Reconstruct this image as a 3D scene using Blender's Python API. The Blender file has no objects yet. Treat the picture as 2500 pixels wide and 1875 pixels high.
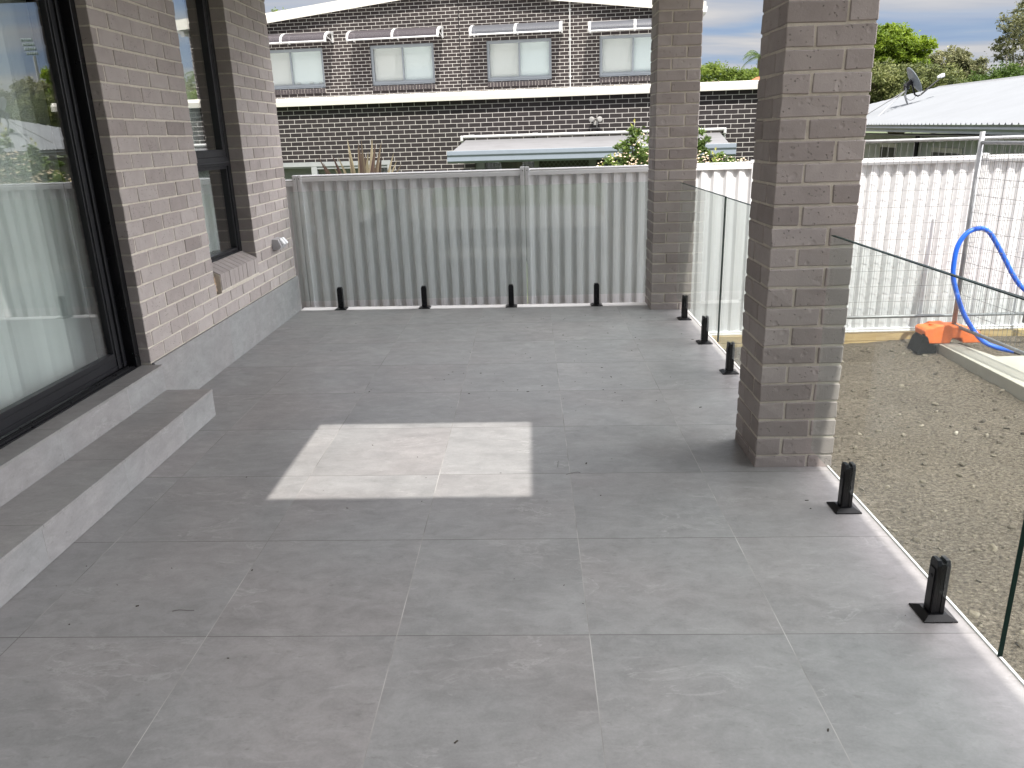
import bpy, bmesh, math, random
from mathutils import Vector, Matrix, noise as mnoise
R = math.radians
random.seed(7)
sc = bpy.context.scene

# ---------------------------------------------------------------- camera
cam_d = bpy.data.cameras.new('camera'); cam = bpy.data.objects.new('camera', cam_d)
sc.collection.objects.link(cam); sc.camera = cam
cam_d.sensor_width = 36.0; cam_d.lens = 36.0 * 772.36 / 1024.0
cam_d.clip_start = 0.05; cam_d.clip_end = 1500
yaw, pit, rol = -0.0301, -0.3114, -0.0310
f = Vector((math.sin(yaw) * math.cos(pit), math.cos(yaw) * math.cos(pit), math.sin(pit)))
r = f.cross(Vector((0, 0, 1))).normalized(); u = r.cross(f)
r2 = r * math.cos(rol) + u * math.sin(rol); u2 = -r * math.sin(rol) + u * math.cos(rol)
m = Matrix((r2, u2, -f)).transposed().to_4x4(); m.translation = Vector((-0.1549, -2.0441, 1.4806))
cam.matrix_world = m

# ---------------------------------------------------------------- sun and sky
SUN_EL = 60.0; TX, TY = -0.183, 0.983            # the way the light travels on the ground
trav = Vector((TX * math.cos(R(SUN_EL)), TY * math.cos(R(SUN_EL)), -math.sin(R(SUN_EL))))
sd = bpy.data.lights.new('sun', 'SUN'); sun = bpy.data.objects.new('sun', sd); sc.collection.objects.link(sun)
sd.energy = 5.0; sd.angle = R(0.6); sd.color = (1.0, 0.955, 0.89)
sun.rotation_euler = trav.to_track_quat('-Z', 'Y').to_euler(); sun.location = (3, -8, 12)
w = bpy.data.worlds.new('World'); sc.world = w; w.use_nodes = True
nt = w.node_tree; nt.nodes.clear()
def nn(t, ty, **kw):
    n = t.nodes.new(ty)
    for k, v in kw.items():
        if k.startswith('i_'): n.inputs[k[2:].replace('_', ' ')].default_value = v
        else: setattr(n, k, v)
    return n
def ln(t, a, b): t.links.new(a, b)
def mth(t, op, a, b=None, c=None, clamp=False):
    n = t.nodes.new('ShaderNodeMath'); n.operation = op; n.use_clamp = clamp
    for i, v in enumerate((a, b, c)):
        if v is None: continue
        if isinstance(v, (int, float)): n.inputs[i].default_value = v
        else: t.links.new(v, n.inputs[i])
    return n.outputs[0]
def ramp(t, fac, stops, interp='LINEAR'):
    n = t.nodes.new('ShaderNodeValToRGB'); n.color_ramp.interpolation = interp
    e = n.color_ramp.elements
    while len(e) < len(stops): e.new(0.5)
    for el, (p, c) in zip(e, stops):
        el.position = p
        el.color = (c, c, c, 1) if isinstance(c, (int, float)) else (*c, 1)
    t.links.new(fac, n.inputs[0]); return n.outputs[0]
def mix(t, fac, a, b, mode='MIX'):
    n = t.nodes.new('ShaderNodeMix'); n.data_type = 'RGBA'; n.blend_type = mode; n.clamp_factor = True
    for s, v in ((n.inputs[0], fac), (n.inputs[6], a), (n.inputs[7], b)):
        if isinstance(v, (int, float)): s.default_value = v if s == n.inputs[0] else (v, v, v, 1)
        elif isinstance(v, tuple): s.default_value = (*v, 1)
        else: t.links.new(v, s)
    return n.outputs[2]
def noise(t, vec, scale, detail=4, rough=0.55, dist=0.0, out='Fac'):
    n = nn(t, 'ShaderNodeTexNoise'); n.inputs['Scale'].default_value = scale
    n.inputs['Detail'].default_value = detail; n.inputs['Roughness'].default_value = rough
    n.inputs['Distortion'].default_value = dist
    if vec is not None: t.links.new(vec, n.inputs['Vector'])
    return n.outputs[out]
def mapping(t, vec, scale=(1, 1, 1), loc=(0, 0, 0), rot=(0, 0, 0)):
    n = nn(t, 'ShaderNodeMapping'); n.inputs['Scale'].default_value = scale
    n.inputs['Location'].default_value = loc; n.inputs['Rotation'].default_value = rot
    t.links.new(vec, n.inputs['Vector']); return n.outputs[0]

sky = nn(nt, 'ShaderNodeTexSky', sky_type='NISHITA', sun_disc=False)
sky.sun_elevation = R(SUN_EL); sky.sun_rotation = math.atan2(-TX, -TY)
bg1 = nn(nt, 'ShaderNodeBackground'); ln(nt, sky.outputs[0], bg1.inputs[0]); bg1.inputs[1].default_value = 0.09
tc = nn(nt, 'ShaderNodeTexCoord'); sx = nn(nt, 'ShaderNodeSeparateXYZ'); ln(nt, tc.outputs['Generated'], sx.inputs[0])
zc = mth(nt, 'MAXIMUM', sx.outputs[2], 0.0)
inv = mth(nt, 'DIVIDE', 1.0, mth(nt, 'ADD', zc, 0.10))
cx = nn(nt, 'ShaderNodeCombineXYZ')
ln(nt, mth(nt, 'MULTIPLY', sx.outputs[0], inv), cx.inputs[0]); ln(nt, mth(nt, 'MULTIPLY', sx.outputs[1], inv), cx.inputs[1])
cl = noise(nt, mapping(nt, cx.outputs[0], (0.42, 1.0, 1), (3.1, 1.4, 0), (0, 0, R(14))), 1.1, 6, 0.52, 0.35)
cl2 = noise(nt, mapping(nt, cx.outputs[0], (0.3, 1.3, 1), (8.1, 5.4, 0), (0, 0, R(-8))), 0.9, 4, 0.5, 0.2)
ccol = ramp(nt, cl, [(0.36, (0.175, 0.245, 0.39)), (0.48, (0.23, 0.30, 0.42)), (0.56, (0.34, 0.355, 0.40)), (0.66, (0.48, 0.46, 0.45))])
ccol = mix(nt, ramp(nt, cl2, [(0.5, 0.0), (0.66, 0.75)]), ccol, (0.42, 0.42, 0.45))
# unseen sky brightened to fill the shade, the strip near the horizon is dull
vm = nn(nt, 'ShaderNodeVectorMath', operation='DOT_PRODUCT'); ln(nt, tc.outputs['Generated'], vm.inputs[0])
vm.inputs[1].default_value = tuple(Vector((0.88, 0.20, 0.42)).normalized())     # bright sky patch added out of view on the right to light the wall
fill_bank = ramp(nt, vm.outputs['Value'], [(0.75, 0.0), (0.98, 1.0)])
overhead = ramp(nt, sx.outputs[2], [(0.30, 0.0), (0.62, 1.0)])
boost = mth(nt, 'ADD', 1.0, mth(nt, 'ADD', mth(nt, 'MULTIPLY', fill_bank, 11.5), mth(nt, 'MULTIPLY', overhead, 1.3)))
ccol = mix(nt, mth(nt, 'MAXIMUM', fill_bank, overhead), ccol, (0.600, 0.583, 0.588))
# low sky behind the camera dimmed slightly, added to darken the pillar fronts
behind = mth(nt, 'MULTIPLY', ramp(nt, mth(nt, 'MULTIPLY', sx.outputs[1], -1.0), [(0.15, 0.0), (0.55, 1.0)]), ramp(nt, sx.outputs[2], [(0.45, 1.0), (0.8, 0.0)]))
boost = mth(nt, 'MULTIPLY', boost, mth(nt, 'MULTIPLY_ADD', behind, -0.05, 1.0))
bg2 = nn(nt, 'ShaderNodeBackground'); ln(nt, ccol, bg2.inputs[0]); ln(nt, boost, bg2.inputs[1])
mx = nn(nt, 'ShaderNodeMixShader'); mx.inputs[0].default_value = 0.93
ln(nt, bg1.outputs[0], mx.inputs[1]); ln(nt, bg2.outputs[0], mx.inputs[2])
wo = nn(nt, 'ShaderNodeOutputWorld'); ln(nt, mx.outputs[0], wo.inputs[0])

sc.view_settings.view_transform = 'Standard'; sc.view_settings.look = 'None'
sc.view_settings.exposure = 0.58; sc.view_settings.gamma = 1.0
sc.view_settings.use_curve_mapping = False
sc.cycles.use_denoising = True
sc.cycles.max_bounces = 10; sc.cycles.diffuse_bounces = 5; sc.cycles.transparent_max_bounces = 24
sc.cycles.caustics_reflective = False; sc.cycles.caustics_refractive = False
sc.render.film_transparent = False

# ---------------------------------------------------------------- object helpers
def tag(o, label=None, cat=None, group=None, kind=None):
    if label: o['label'] = label
    if cat: o['category'] = cat
    if group: o['group'] = group
    if kind: o['kind'] = kind
    return o
def thing(name, label, cat, loc=(0, 0, 0), rz=0.0, group=None):
    o = bpy.data.objects.new(name, None); sc.collection.objects.link(o)
    o.empty_display_size = 0.1; o.location = loc; o.rotation_euler = (0, 0, rz)
    return tag(o, label, cat, group)
class MB:
    def __init__(s): s.v = []; s.f = []; s.m = []; s.rnd = {}
    def add(s, vs, fs, mi=0, rnd=None):
        b = len(s.v); s.v += [tuple(v) for v in vs]
        for q in fs: s.f.append([b + i for i in q]); s.m.append(mi)
        if rnd is not None:
            for i in range(b, len(s.v)): s.rnd[i] = rnd
    def box(s, a, b, mi=0, rnd=None, M=None):
        x0, y0, z0 = a; x1, y1, z1 = b
        vs = [(x0,y0,z0),(x1,y0,z0),(x1,y1,z0),(x0,y1,z0),(x0,y0,z1),(x1,y0,z1),(x1,y1,z1),(x0,y1,z1)]
        if M: vs = [M @ Vector(v) for v in vs]
        s.add(vs, [(3,2,1,0),(4,5,6,7),(0,1,5,4),(1,2,6,5),(2,3,7,6),(3,0,4,7)], mi, rnd)
    def cbox(s, a, b, c=0.003, mi=0, rnd=None, M=None, jit=0.0):
        """box with chamfered edges"""
        lo = Vector(a); hi = Vector(b); vs = []; idx = {}
        for i in range(8):
            sg = [(i >> k) & 1 for k in range(3)]
            p = Vector([hi[k] if sg[k] else lo[k] for k in range(3)])
            if jit: p += Vector((random.uniform(-jit, jit), random.uniform(-jit, jit), random.uniform(-jit, jit)))
            for k in range(3):
                q = p.copy()
                for j in range(3):
                    if j != k: q[j] += -c if sg[j] else c
                idx[(i, k)] = len(vs); vs.append(q)
        fs = []
        def loop(k, v):
            j, l = [(1, 2), (2, 0), (0, 1)][k]
            o = [(0, 0), (1, 0), (1, 1), (0, 1)]
            if not v: o = o[::-1]
            return [((v << k) | (aa << j) | (bb << l)) for aa, bb in o]
        for k in range(3):
            for v in (0, 1): fs.append([idx[(i, k)] for i in loop(k, v)])
        for k in range(3):
            j, l = [(1, 2), (2, 0), (0, 1)][k]
            for aa in (0, 1):
                for bb in (0, 1):
                    i0 = (aa << j) | (bb << l); i1 = i0 | (1 << k)
                    q = [idx[(i0, j)], idx[(i1, j)], idx[(i1, l)], idx[(i0, l)]]
                    fs.append(q if aa == bb else q[::-1])
        for i in range(8):
            q = [idx[(i, 0)], idx[(i, 1)], idx[(i, 2)]]
            fs.append(q if bin(i).count('1') % 2 else q[::-1])
        if M: vs = [M @ Vector(v) for v in vs]
        s.add(vs, fs, mi, rnd)
    def tube(s, pts, rad, n=8, mi=0, cap=True, closed=False):
        pts = [Vector(p) for p in pts]; k = len(pts)
        rads = rad if isinstance(rad, (list, tuple)) else [rad] * k
        b = len(s.v); up = Vector((0, 0, 1)); prev = None
        for i, p in enumerate(pts):
            if closed: t = pts[(i + 1) % k] - pts[i - 1]
            else: t = pts[min(i + 1, k - 1)] - pts[max(i - 1, 0)]
            t.normalize()
            if prev is None:
                a = t.cross(up)
                if a.length < 0.1: a = t.cross(Vector((1, 0, 0)))
            else: a = prev - t * prev.dot(t)
            a.normalize(); prev = a; c = t.cross(a)
            for j in range(n):
                th = 2 * math.pi * j / n
                s.v.append(tuple(p + (a * math.cos(th) + c * math.sin(th)) * rads[i]))
        for i in range(k if closed else k - 1):
            i2 = (i + 1) % k
            for j in range(n):
                j2 = (j + 1) % n
                s.f.append([b + i*n + j, b + i*n + j2, b + i2*n + j2, b + i2*n + j]); s.m.append(mi)
        if cap and not closed:
            s.f.append([b + j for j in range(n)][::-1]); s.m.append(mi)
            s.f.append([b + (k-1)*n + j for j in range(n)]); s.m.append(mi)
    def prism(s, poly, ax, d0, d1, mi=0, M=None):
        """poly in the two axes other than ax, extruded from d0 to d1 along ax"""
        n = len(poly)
        def P(q, d):
            return {0: (d, q[0], q[1]), 1: (q[0], d, q[1]), 2: (q[0], q[1], d)}[ax]
        vs = [P(q, d0) for q in poly] + [P(q, d1) for q in poly]
        if M: vs = [M @ Vector(v) for v in vs]
        fs = [list(range(n))[::-1], list(range(n, 2*n))] + [(i, (i+1) % n, n + (i+1) % n, n + i) for i in range(n)]
        s.add(vs, fs, mi)
    def lathe(s, prof, n=20, mi=0, M=None):
        vs = [(rr*math.cos(2*math.pi*j/n), rr*math.sin(2*math.pi*j/n), z) for rr, z in prof for j in range(n)]
        if M: vs = [M @ Vector(v) for v in vs]
        s.add(vs, [(i*n+j, i*n+(j+1) % n, (i+1)*n+(j+1) % n, (i+1)*n+j) for i in range(len(prof)-1) for j in range(n)], mi)
    def build(s, name, mats, parent=None, smooth=False, bevel=0.0):
        off = parent_world(parent)
        me = bpy.data.meshes.new(name)
        if off is not None:
            inv = off.inverted(); vs = [tuple(inv @ Vector(v)) for v in s.v]
        else: vs = s.v
        me.from_pydata(vs, [], s.f); 
        mats = mats if isinstance(mats, (list, tuple)) else [mats]
        for mm in mats: me.materials.append(mm)
        me.polygons.foreach_set('material_index', s.m)
        if s.rnd:
            at = me.attributes.new('rnd', 'FLOAT', 'POINT')
            at.data.foreach_set('value', [s.rnd.get(i, 0.5) for i in range(len(vs))])
        bm = bmesh.new(); bm.from_mesh(me); bmesh.ops.recalc_face_normals(bm, faces=bm.faces[:]); bm.to_mesh(me); bm.free()
        if smooth: me.polygons.foreach_set('use_smooth', [True] * len(me.polygons))
        me.update()
        o = bpy.data.objects.new(name, me); sc.collection.objects.link(o)
        if parent: o.parent = parent
        if bevel:
            bv = o.modifiers.new('bevel', 'BEVEL'); bv.width = bevel; bv.segments = 2; bv.limit_method = 'ANGLE'
        return o
def parent_world(p):
    """world matrix of a parent chain of empties/meshes (no depsgraph update needed)"""
    if p is None: return None
    m = Matrix.Translation(p.location) @ p.rotation_euler.to_matrix().to_4x4()
    q = p.parent
    while q:
        m = Matrix.Translation(q.location) @ q.rotation_euler.to_matrix().to_4x4() @ m; q = q.parent
    return m
def copy_tree(o, parent=None):
    c = o.copy(); sc.collection.objects.link(c); c.parent = parent
    for ch in [x for x in sc.objects if x.parent == o]: copy_tree(ch, c)
    return c
def zf(x): return -0.0092 * x            # the patio falls slightly away from the house

# ---------------------------------------------------------------- materials
def mat(name):
    mt = bpy.data.materials.new(name); mt.use_nodes = True; t = mt.node_tree; t.nodes.clear()
    o = nn(t, 'ShaderNodeOutputMaterial'); b = nn(t, 'ShaderNodeBsdfPrincipled'); ln(t, b.outputs[0], o.inputs[0])
    return mt, t, b
def pos(t): return nn(t, 'ShaderNodeNewGeometry').outputs['Position']
def objc(t): return nn(t, 'ShaderNodeTexCoord').outputs['Object']
def bump(t, b, h, strength=0.3, dist=0.01, prev=None):
    n = nn(t, 'ShaderNodeBump'); n.inputs['Strength'].default_value = strength; n.inputs['Distance'].default_value = dist
    ln(t, h, n.inputs['Height']); 
    if prev is not None: ln(t, prev, n.inputs['Normal'])
    ln(t, n.outputs[0], b.inputs['Normal']); return n.outputs[0]
def simple(name, col, rough=0.5, metal=0.0, var=0.08, scale=6.0, bmp=0.0, bscale=40, spec=0.5, coat=0.0):
    mt, t, b = mat(name)
    p = pos(t); n = noise(t, p, scale, 5, 0.6)
    a = tuple(max(0, c * (1 - var)) for c in col); c2 = tuple(min(1, c * (1 + var)) for c in col)
    ln(t, ramp(t, n, [(0.3, a), (0.7, c2)]), b.inputs['Base Color'])
    ln(t, mth(t, 'ADD', mth(t, 'MULTIPLY', noise(t, p, scale * 3, 3), 0.2), rough - 0.1, clamp=True), b.inputs['Roughness'])
    b.inputs['Metallic'].default_value = metal; b.inputs['Specular IOR Level'].default_value = spec
    b.inputs['Coat Weight'].default_value = coat
    if bmp: bump(t, b, noise(t, p, bscale, 4), bmp, 0.004)
    return mt

def stone_tile(name, ax='xy', w=0.6, h=0.6, off=(0, 0), seed=0.0, base=(0.212, 0.2095, 0.2085), grout=0.0028):
    """large grey porcelain tiles; ax gives the two world axes of the face"""
    mt, t, b = mat(name)
    s = nn(t, 'ShaderNodeSeparateXYZ'); ln(t, pos(t), s.inputs[0])
    U = mth(t, 'ADD', s.outputs['XYZ'.index(ax[0].upper())], off[0]); V = mth(t, 'ADD', s.outputs['XYZ'.index(ax[1].upper())], off[1])
    un = mth(t, 'DIVIDE', U, w); vn = mth(t, 'DIVIDE', V, h)
    iu = mth(t, 'FLOOR', un); iv = mth(t, 'FLOOR', vn)
    c = nn(t, 'ShaderNodeCombineXYZ'); ln(t, iu, c.inputs[0]); ln(t, iv, c.inputs[1]); c.inputs[2].default_value = seed
    wn = nn(t, 'ShaderNodeTexWhiteNoise', noise_dimensions='3D'); ln(t, c.outputs[0], wn.inputs['Vector'])
    c2 = nn(t, 'ShaderNodeCombineXYZ'); ln(t, U, c2.inputs[0]); ln(t, V, c2.inputs[1])
    sc_ = nn(t, 'ShaderNodeVectorMath', operation='MULTIPLY_ADD'); ln(t, wn.outputs['Color'], sc_.inputs[0])
    sc_.inputs[1].default_value = (40, 40, 40); ln(t, c2.outputs[0], sc_.inputs[2])
    P = sc_.outputs[0]
    blot = noise(t, P, 2.2, 5, 0.6, 0.6)
    col = ramp(t, blot, [(0.30, tuple(x * 0.88 for x in base)), (0.5, base), (0.70, tuple(x * 1.10 for x in base))])
    hue = noise(t, P, 1.3, 2)
    col = mix(t, ramp(t, hue, [(0.42, 0.0), (0.62, 0.38)]), col, mix(t, 1.0, col, (1.05, 0.965, 0.955), 'MULTIPLY'))
    mot = noise(t, mapping(t, P, (1.0, 1.7, 1)), 8.5, 9, 0.72, 0.5); col = mix(t, 0.8, col, ramp(t, mot, [(0.32, 0.40), (0.68, 0.60)]), 'OVERLAY')
    # pale whisps, stretched along u
    wv = noise(t, mapping(t, P, (1.0, 2.4, 1), (0, 0, 0), (0, 0, R(20))), 3.4, 8, 0.62, 1.4)
    msk = noise(t, P, 2.6, 3)
    wk = mth(t, 'MULTIPLY', ramp(t, wv, [(0.555, 0.0), (0.575, 1.0), (0.60, 0.15), (0.66, 0.0)]), ramp(t, msk, [(0.52, 0.0), (0.64, 0.9)]))
    col = mix(t, mth(t, 'MULTIPLY', wk, 0.36), col, (0.40, 0.395, 0.385))
    wv2 = noise(t, mapping(t, P, (1.0, 3.0, 1), (5, 3, 0), (0, 0, R(-12))), 9.0, 7, 0.65, 0.8)
    col = mix(t, mth(t, 'MULTIPLY', ramp(t, wv2, [(0.60, 0.0), (0.74, 0.35)]), 1.0), col, (0.36, 0.355, 0.35))
    dk = noise(t, mapping(t, P, (1.0, 2.2, 1), (9, 1, 0)), 22, 6, 0.7)
    col = mix(t, ramp(t, dk, [(0.60, 0.0), (0.74, 0.55)]), col, (0.12, 0.115, 0.11))
    grain = noise(t, P, 120, 3, 0.7)
    col = mix(t, 0.5, col, ramp(t, grain, [(0.3, 0.44), (0.7, 0.56)]), 'OVERLAY')
    tv = mth(t, 'MULTIPLY_ADD', wn.outputs['Value'], 0.06, 0.97)
    tvc = nn(t, 'ShaderNodeCombineXYZ'); [ln(t, tv, tvc.inputs[i]) for i in range(3)]
    col = mix(t, 1.0, col, tvc.outputs[0], 'MULTIPLY')
    def edge(n, size):
        fr = mth(t, 'FRACT', n); d = mth(t, 'MULTIPLY', mth(t, 'MINIMUM', fr, mth(t, 'SUBTRACT', 1.0, fr)), size)
        return mth(t, 'LESS_THAN', d, grout / 2)
    g = mth(t, 'MAXIMUM', edge(un, w), edge(vn, h))
    gn = noise(t, pos(t), 3.0, 3)
    gcol = mix(t, edge(un, w), ramp(t, gn, [(0.3, (0.07, 0.068, 0.065)), (0.7, (0.13, 0.125, 0.12))]), ramp(t, gn, [(0.35, (0.13, 0.125, 0.12)), (0.6, (0.36, 0.35, 0.335))]))
    col = mix(t, g, col, gcol)
    ln(t, col, b.inputs['Base Color'])
    ln(t, mth(t, 'ADD', mth(t, 'MULTIPLY', g, 0.3), mth(t, 'MULTIPLY_ADD', noise(t, P, 14, 4), 0.16, 0.34)), b.inputs['Roughness'])
    b.inputs['Specular IOR Level'].default_value = 0.42
    hgt = mth(t, 'SUBTRACT', mth(t, 'MULTIPLY', noise(t, P, 45, 6, 0.65), 0.10), g)
    bump(t, b, hgt, 0.35, 0.0015)
    return mt

def brick_mat(name, c1, c2, c3, rough=0.85):
    """face of modelled bricks: colour from the per brick 'rnd' attribute, pits and dents by bump"""
    mt, t, b = mat(name); p = pos(t)
    a = nn(t, 'ShaderNodeAttribute', attribute_name='rnd')
    col = ramp(t, a.outputs['Fac'], [(0.0, c1), (0.5, c2), (1.0, c3)])
    off = nn(t, 'ShaderNodeVectorMath', operation='MULTIPLY_ADD'); ln(t, a.outputs['Color'], off.inputs[0]); off.inputs[1].default_value = (31, 17, 23); ln(t, p, off.inputs[2])
    P = off.outputs[0]
    smear = noise(t, P, 9, 4, 0.6, 0.6)
    col = mix(t, 0.6, col, ramp(t, smear, [(0.3, 0.44), (0.7, 0.57)]), 'OVERLAY')
    vo = nn(t, 'ShaderNodeTexVoronoi', feature='F1'); vo.inputs['Scale'].default_value = 62; ln(t, P, vo.inputs['Vector'])
    dist = noise(t, P, 30, 3)
    pit = mth(t, 'MULTIPLY', ramp(t, vo.outputs['Distance'], [(0.10, 1.0), (0.22, 0.0)]), ramp(t, noise(t, P, 16, 3), [(0.47, 0.0), (0.55, 1.0)]))
    col = mix(t, mth(t, 'MULTIPLY', pit, 0.45), col, tuple(x * 0.4 for x in c2))
    ln(t, col, b.inputs['Base Color']); b.inputs['Roughness'].default_value = rough
    b.inputs['Specular IOR Level'].default_value = 0.25
    vd = nn(t, 'ShaderNodeTexVoronoi', feature='SMOOTH_F1'); vd.inputs['Scale'].default_value = 17; ln(t, P, vd.inputs['Vector'])
    dent = ramp(t, vd.outputs['Distance'], [(0.06, 0.0), (0.24, 1.0)], 'EASE')
    h = mth(t, 'SUBTRACT', mth(t, 'ADD', mth(t, 'MULTIPLY', dent, 0.35), mth(t, 'MULTIPLY', noise(t, P, 110, 5, 0.7), 0.30)), pit)
    bump(t, b, h, 1.0, 0.006)
    return mt

def brick_tex(name, brick1, brick2, mortar, msize=0.011, bw=0.24, rh=0.086, axes=(0, 2), object_space=True, off=(0, 0, 0), msmooth=0.08):
    mt, t, b = mat(name)
    p = objc(t) if object_space else pos(t)
    s = nn(t, 'ShaderNodeSeparateXYZ'); ln(t, p, s.inputs[0]); c = nn(t, 'ShaderNodeCombineXYZ')
    ln(t, mth(t, 'ADD', s.outputs[axes[0]], off[0]), c.inputs[0]); ln(t, mth(t, 'ADD', s.outputs[axes[1]], off[1]), c.inputs[1])
    wob = nn(t, 'ShaderNodeVectorMath', operation='MULTIPLY_ADD'); nz = nn(t, 'ShaderNodeTexNoise'); nz.inputs['Scale'].default_value = 7; ln(t, p, nz.inputs['Vector'])
    ln(t, nz.outputs['Color'], wob.inputs[0]); wob.inputs[1].default_value = (0.006, 0.006, 0); ln(t, c.outputs[0], wob.inputs[2])
    br = nn(t, 'ShaderNodeTexBrick'); ln(t, wob.outputs[0], br.inputs['Vector'])
    br.offset = 0.5; br.squash = 1.0
    br.inputs['Color1'].default_value = (*brick1, 1); br.inputs['Color2'].default_value = (*brick2, 1); br.inputs['Mortar'].default_value = (*mortar, 1)
    br.inputs['Scale'].default_value = 1.0; br.inputs['Mortar Size'].default_value = msize / 2; br.inputs['Mortar Smooth'].default_value = msmooth
    br.inputs['Brick Width'].default_value = bw; br.inputs['Row Height'].default_value = rh; br.inputs['Bias'].default_value = 0.0
    n = noise(t, p, 5, 5, 0.6); n2 = noise(t, p, 60, 3)
    col = mix(t, 0.55, br.outputs['Color'], ramp(t, n, [(0.3, 0.42), (0.7, 0.58)]), 'OVERLAY')
    col = mix(t, 0.35, col, ramp(t, n2, [(0.3, 0.42), (0.7, 0.58)]), 'OVERLAY')
    ln(t, col, b.inputs['Base Color']); b.inputs['Roughness'].default_value = 0.8
    b.inputs['Specular IOR Level'].default_value = 0.3
    h = mth(t, 'SUBTRACT', mth(t, 'MULTIPLY', n2, 0.2), br.outputs['Fac'])
    bump(t, b, h, 0.6, 0.006)
    return mt

def glass_mat(name, tint, ior=1.45, boost=1.0, rough=0.0, dirt=0.0):
    mt = bpy.data.materials.new(name); mt.use_nodes = True; t = mt.node_tree; t.nodes.clear()
    o = nn(t, 'ShaderNodeOutputMaterial'); tr = nn(t, 'ShaderNodeBsdfTransparent'); gl = nn(t, 'ShaderNodeBsdfGlossy')
    tr.inputs[0].default_value = (*tint, 1); gl.inputs['Roughness'].default_value = rough; gl.inputs[0].default_value = (1, 1, 1, 1)
    lw = nn(t, 'ShaderNodeLayerWeight'); lw.inputs[0].default_value = 0.5      # Schlick reflectance, the same from both sides
    f0 = ((ior - 1) / (ior + 1)) ** 2
    fr_ = mth(t, 'MULTIPLY_ADD', mth(t, 'POWER', lw.outputs['Facing'], 5.0), 1 - f0, f0)
    m1 = nn(t, 'ShaderNodeMixShader'); ln(t, mth(t, 'MULTIPLY', fr_, boost, clamp=True), m1.inputs[0]); ln(t, tr.outputs[0], m1.inputs[1]); ln(t, gl.outputs[0], m1.inputs[2])
    res = m1.outputs[0]
    if dirt:
        df = nn(t, 'ShaderNodeBsdfDiffuse'); df.inputs[0].default_value = (0.7, 0.75, 0.74, 1)
        m2 = nn(t, 'ShaderNodeMixShader'); ln(t, ramp(t, noise(t, pos(t), 3, 4), [(0.3, dirt * 0.6), (0.7, dirt * 1.3)]), m2.inputs[0])
        ln(t, res, m2.inputs[1]); ln(t, df.outputs[0], m2.inputs[2]); res = m2.outputs[0]
    ln(t, res, o.inputs[0]); return mt

def leaf_mat(name, c1, c2, c3, trans=0.35, rough=0.55):
    mt = bpy.data.materials.new(name); mt.use_nodes = True; t = mt.node_tree; t.nodes.clear()
    o = nn(t, 'ShaderNodeOutputMaterial'); b = nn(t, 'ShaderNodeBsdfPrincipled'); tl = nn(t, 'ShaderNodeBsdfTranslucent')
    a = nn(t, 'ShaderNodeAttribute', attribute_name='rnd')
    col = ramp(t, a.outputs['Fac'], [(0.0, c1), (0.5, c2), (1.0, c3)])
    ln(t, col, b.inputs['Base Color']); ln(t, col, tl.inputs[0]); b.inputs['Roughness'].default_value = rough
    b.inputs['Specular IOR Level'].default_value = 0.3
    m1 = nn(t, 'ShaderNodeMixShader'); m1.inputs[0].default_value = trans; ln(t, b.outputs[0], m1.inputs[1]); ln(t, tl.outputs[0], m1.inputs[2])
    ln(t, m1.outputs[0], o.inputs[0]); return mt

M_floor = stone_tile('porcelain_floor_tile', 'xy', off=(0, 0))
M_riser = stone_tile('porcelain_riser_tile', 'yz', w=0.6, h=5.0, off=(0.16, 1.0), seed=3, base=(0.238, 0.236, 0.235), grout=0.002)
M_tread = stone_tile('porcelain_tread_tile', 'xy', w=3.0, h=0.6, off=(3.0, 0.15), seed=5, base=(0.215, 0.209, 0.204), grout=0.002)
M_skirt = stone_tile('porcelain_skirting_tile', 'yz', w=1.2, h=5.0, off=(0.45, 1.0), seed=9, base=(0.235, 0.236, 0.235), grout=0.0015)
M_trim = simple('pale_edge_trim', (0.62, 0.61, 0.60), 0.5, var=0.05)
M_brick = brick_mat('taupe_brick', (0.235, 0.205, 0.193), (0.318, 0.282, 0.266), (0.372, 0.335, 0.318))
M_mortar = simple('cream_mortar', (0.50, 0.455, 0.39), 0.95, var=0.12, scale=30, bmp=0.5, bscale=150)
M_black = simple('black_powder_coat', (0.006, 0.006, 0.007), 0.30, var=0.15, scale=4, spec=0.28)
M_blackm = simple('black_satin_aluminium', (0.011, 0.011, 0.013), 0.40, var=0.15, scale=4, spec=0.28)
M_glass = glass_mat('balustrade_glass', (0.940, 0.974, 0.963), 1.5, 1.0, dirt=0.025)
M_gedge = simple('glass_edge_dark_green', (0.006, 0.024, 0.019), 0.35, var=0.2, spec=0.15)
M_dglass = glass_mat('door_glass', (0.95, 0.975, 0.965), 1.5, 2.8)
M_sheer = simple('sheer_blind_fabric', (0.56, 0.60, 0.59), 0.9, var=0.06, scale=5)
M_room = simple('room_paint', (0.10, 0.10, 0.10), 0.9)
M_fence = simple('pale_grey_sheet_steel', (0.70, 0.70, 0.71), 0.42, var=0.05, scale=2.0)
M_ceil = simple('white_ceiling_paint', (0.80, 0.80, 0.79), 0.9, var=0.02)
M_white = simple('white_painted_metal', (0.60, 0.60, 0.59), 0.5, var=0.04)
M_galv = simple('galvanised_steel', (0.27, 0.275, 0.28), 0.45, metal=0.4, var=0.18, scale=20)

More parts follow.
